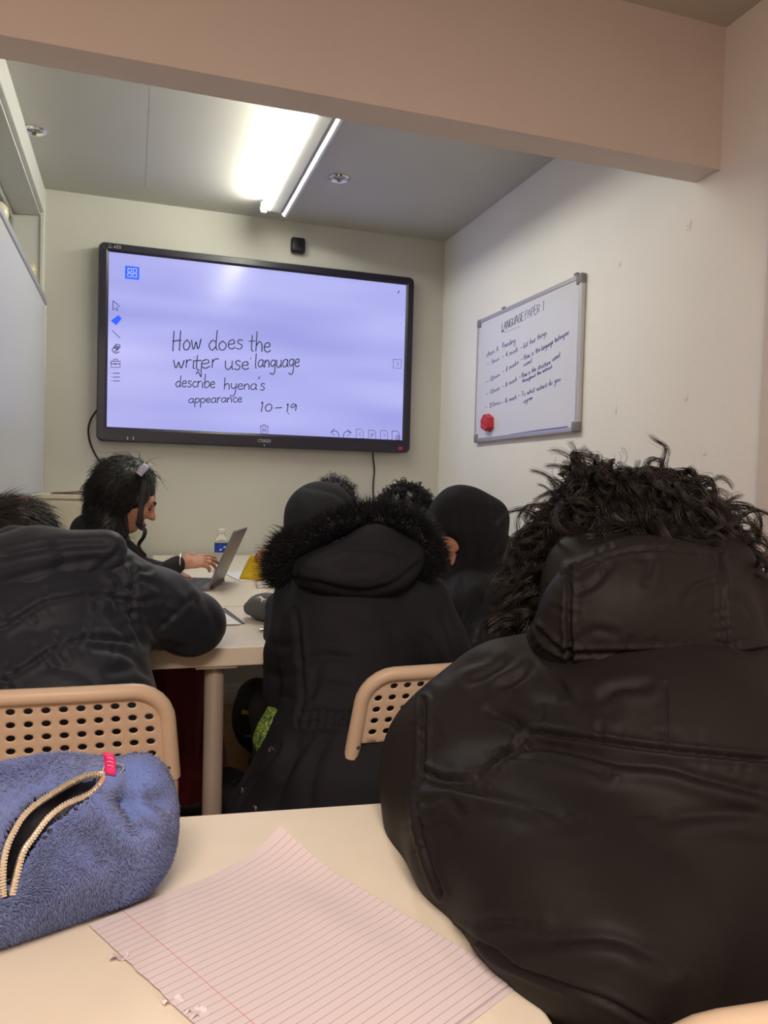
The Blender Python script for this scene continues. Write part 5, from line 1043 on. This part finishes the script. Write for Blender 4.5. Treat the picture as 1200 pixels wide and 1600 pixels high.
pr = [(0, .002), (.022, 0), (.0265, .005), (.0265, .03), (.025, .036), (.0265, .042), (.0265, .118), (.024, .130), (.015, .145), (.0115, .150), (.0115, .156)]
MB().lathe(wbp, pr, 32).build('body', gl, bo, smooth=True)
MB().lathe(wbp, [(.0268, .078), (.0271, .078), (.0271, .112), (.0268, .112)], 32).build('label', MT['blue'], bo, smooth=True)['label'] = 'blue paper band'
b = MB()
for k in range(4): a = -1.9+k*.55; b.tube([wbp+arr(.0275*math.cos(a+t*.3), .0275*math.sin(a+t*.3), .088+.01*(k % 2)+.004*t) for t in (0, .5, 1)], .003, 5)
b.build('label_print', MT['white'], bo)
MB().lathe(wbp, [(.0135, .154), (.0138, .156), (.0138, .168), (.012, .170), (0, .170)], 24).build('cap', MT['whiteplastic'], bo, smooth=True)
# yellow booklet held open
b = MB(); P = []
for i in range(7):
    t = i/6; xb = 373+(452-373)*t; xt = 392+(462-392)*t; P.append([at(xb, 907-t*1, 2.80-.02*t)*(1-s)+at(xt, 867+t*2, 2.83)*s+arr(0, .012*math.sin(s*PI), 0) for s in np.linspace(0, 1, 7)])
bk = thing('booklet', 'yellow booklet tilted up on the far table, held by a hand behind the parka\'s fur', 'booklet', at(400, 907, 2.8))
b.grid(P); o = b.build('cover', MT['yellow'], bk, smooth=True); md = o.modifiers.new('thick', 'SOLIDIFY'); md.thickness = .002
b = MB(); b.grid([[q+arr(.004, .010, .001) for q in r] for r in P]); o = b.build('pages', MT['white'], bk, smooth=True); md = o.modifiers.new('thick', 'SOLIDIFY'); md.thickness = .004
b = MB()
for k, (x, y) in enumerate(((402, 890), (406, 884), (410, 880), (414, 888))): b.tube([at(x, y, 2.79), at(x+5, y-2, 2.79), at(x+9, y+1, 2.79)], .0007, 5)
b.build('cover_print', mat('cover_ink', (.22, .15, .02), .6), bk)
def paper_flat(name, label, cs, z, m, th=.0012, group=None):
    b = MB(); q = [onz(x, y, z) for x, y in cs]; b.poly(q).poly([p+Z*th for p in q])
    for i in range(4): b.poly([q[i], q[(i+1) % 4], q[(i+1) % 4]+Z*th, q[i]+Z*th])
    o = b.build(name, MT[m]); return tag(o, label, 'paper')
paper_flat('paper_sheet', 'white sheets under the yellow booklet on the far table', [(352, 897), (376, 909), (440, 905), (395, 889)], T3+.0006, 'white', .003)
paper_flat('folder', 'grey folder showing at the edge of the white sheet by the navy sleeve', [(310, 951), (352, 951), (383, 975), (320, 978)], T2+.0005, 'greycloth', .002)
paper_flat('paper_sheet', 'white sheet lying on the grey folder beside the navy sleeve', [(310, 952), (341, 951.5), (377, 975.5), (318, 977)], T2+.0028, 'white')
paper_flat('paper_sheet', 'scrap of white paper beside the metal clip at the parka sleeve', [(408, 977), (440, 975), (442, 985), (416, 983)], T2+.0006, 'white')
# grey pencil case
g0 = onz(404, 958, T2); gcase = thing('pencil_case', 'grey fabric pencil case with white bolt mark beside the parka sleeve', 'pencil case', g0)
ga, gb = onz(392, 948, T2+.03), onz(436, 955, T2+.034); ga[2] = T2+.026; gb[2] = T2+.036
S = SDF(); S.c(ga, .020, gb, .034, .02).e((ga+gb)/2+arr(.008, .01, .006), (.055, .04, .035), None, .02); gv = S.mesh('x', .006)
gs, (gV, gQ) = sdf_obj(S, 'shell', .004, MT['greycloth'], gcase, False, [([(382, 935), (400, 930), (425, 940)], 4, .003), ([(412, 960), (418, 950), (428, 945)], 3, .003)], clip=[(2, T2+.001, -1)], noise=[(30, .002, 91)])
gb_ = BVHTree.FromPolygons(gV.tolist(), gQ.tolist())
def ghit(x, y):
    h = gb_.ray_cast(Vector(CAM), Vector(ray(x, y)).normalized()); return np.array(h[0])+np.array(h[1])*.0012 if h[0] is not None else None
st_ = [ghit(*p) for p in ((401, 935), (406, 933.5), (410, 936), (412, 938), (416, 937))]; st_ = [p for p in st_ if p is not None]
if len(st_) > 2: MB().tube(st_, [.0008]+[.0026]*(len(st_)-2)+[.0008], 6).build('bolt_mark', MT['white'], gcase)
s3 = [ghit(*p) for p in ((407, 932), (410, 936), (409, 941))]; s3 = [p for p in s3 if p is not None]
if len(s3) == 3: MB().tube(s3, [.0008, .0026, .0008], 6).build('bolt_mark', MT['white'], gcase)
c = onz(414, 918, T3); w_ = MB().box(c-arr(.03, .02, 0), c+arr(.05, .02, .02), .006, 3).build('tissue_pack', MT['white'], None, smooth=True); tag(w_, 'white tissue pack lying behind the grey pencil case', 'tissue pack')
kc = onz(414, 987, T2); kr = thing('binder_clip', 'small shiny metal clip on the table edge beside the parka sleeve', 'clip', kc)
b = MB()
b.tube([kc+arr(.012*math.cos(t), .008*math.sin(t), .003) for t in np.linspace(0, 6.28, 18)], .0015, 6).tube([kc+arr(.01+.009*math.cos(t), .004, .009+.006*math.sin(t)) for t in np.linspace(0, 6.28, 18)], .0013, 6).build('ring', MT['steel'], kr, smooth=True)
MB().box(kc+arr(-.016, -.006, .0005), kc+arr(.0, .004, .008), .002).build('jaw', MT['chrome'], kr)
# ------------------------------------------------------------------ cream unit and covers behind the girl
ct = 1.03; un = thing('storage_unit', 'cream low cupboard against the back wall behind the person in profile', 'cupboard', (-.22, 3.64, 0))
x0 = ony(30, 773, 3.5)[0]; MB().box((-.388, 3.48, 0), (.02, YB-.004, ct-.02), .003).build('carcass', MT['beige'], un)
MB().box((-.392, 3.47, ct-.02), (.03, YB-.003, ct), .003).build('top_board', MT['beige'], un)
MB().box((-.375, 3.468, .06), (-.19, 3.479, ct-.03), .002).build('door', MT['beige'], un); MB().box((-.178, 3.468, .06), (.01, 3.479, ct-.03), .002).build('door', MT['beige'], un)
b = MB(); Pg = [[arr(x, y, ct+.0012+.030*max(0, (x+.32)/.28)**1.3+.002*math.sin(y*30)) for y in np.linspace(3.49, 3.70, 6)] for x in np.linspace(-.33, -.03, 12)]
b.grid(Pg); o = b.build('magazine', MT['brownpaper'], None, smooth=True); md = o.modifiers.new('thick', 'SOLIDIFY'); md.thickness = .003; md.offset = 1; tag(o, 'dark red magazine curling up on the cream cupboard behind the dark hair', 'magazine')
# ------------------------------------------------------------------ bags on the floor
def bag(name, label, c, r, seed, strap=True, tagm=None):
    S = SDF(); S.e(c, r, None, .03).e(c+arr(r[0]*.3, -r[1]*.5, -r[2]*.35), (r[0]*.6, r[1]*.6, r[2]*.5), None, .03).e(c+arr(-r[0]*.3, 0, r[2]*.45), (r[0]*.5, r[1]*.7, r[2]*.55), None, .04)
    t = thing(name, label, 'bag', (c[0], c[1], 0)); sdf_obj(S, 'body', .008, MT['bag'], t, noise=[(18, .008, seed), (45, .003, seed+1)], clip=[(2, .003, -1)])
    if strap: MB().tube(catmull([c+arr(-.02, -r[1]*.6, r[2]*.85), c+arr(.02, -r[1]*.5, r[2]*1.15), c+arr(.06, -r[1]*.5, r[2]*.9)], 6), .007, 8).build('strap', MT['bag'], t, smooth=True)
    return t
c = arr(.545, 3.12, .135); bg = bag('backpack', 'black backpack on the floor below the back wall, seen under the far table', c, (.15, .12, .145), 95)
q = at(384, 1113, 3.0); MB().box(q-arr(.016, .002, .008), q+arr(.016, .002, .008), .002, rot=Matrix.Rotation(.25, 3, 'Y')).build('zip_tag', MT['tag'], bg)['label'] = 'yellow fabric tag'
q = at(390, 1150, 2.97); MB().box(q-arr(.02, .002, .005), q+arr(.02, .002, .005), .002, rot=Matrix.Rotation(.1, 3, 'Y')).build('zip_tag', MT['greycloth'], bg)
bag('shoulder_bag', 'black bag lying on the floor beside the far table\'s visible leg', arr(.33, 2.50, .07), (.11, .11, .08), 97)
# ------------------------------------------------------------------ light
def area(name, loc, size, power, col, rot=(0, 0, 0), sy=None, spread=PI):
    l = bpy.data.lights.new(name, 'AREA'); l.energy = power; l.color = col; l.size = size; l.spread = spread
    if sy: l.shape = 'RECTANGLE'; l.size_y = sy
    o = bpy.data.objects.new(name, l); COL.objects.link(o); o.location = loc; o.rotation_euler = rot; return o
area('near_room_lamp', (-.22, -.85, H-.06), .9, 67, (1., .80, .67))
w = bpy.data.worlds.new('world'); SC.world = w; w.use_nodes = True; w.node_tree.nodes['Background'].inputs[0].default_value = (.05, .05, .05, 1); w.node_tree.nodes['Background'].inputs[1].default_value = 1.
SC.view_settings.view_transform = 'Standard'; SC.view_settings.look = 'None'; SC.view_settings.gamma = 1; SC.view_settings.use_curve_mapping = False; SC.view_settings.exposure = 0.
SC.cycles.use_denoising = True; SC.cycles.max_bounces = 10; SC.cycles.sample_clamp_indirect = 6
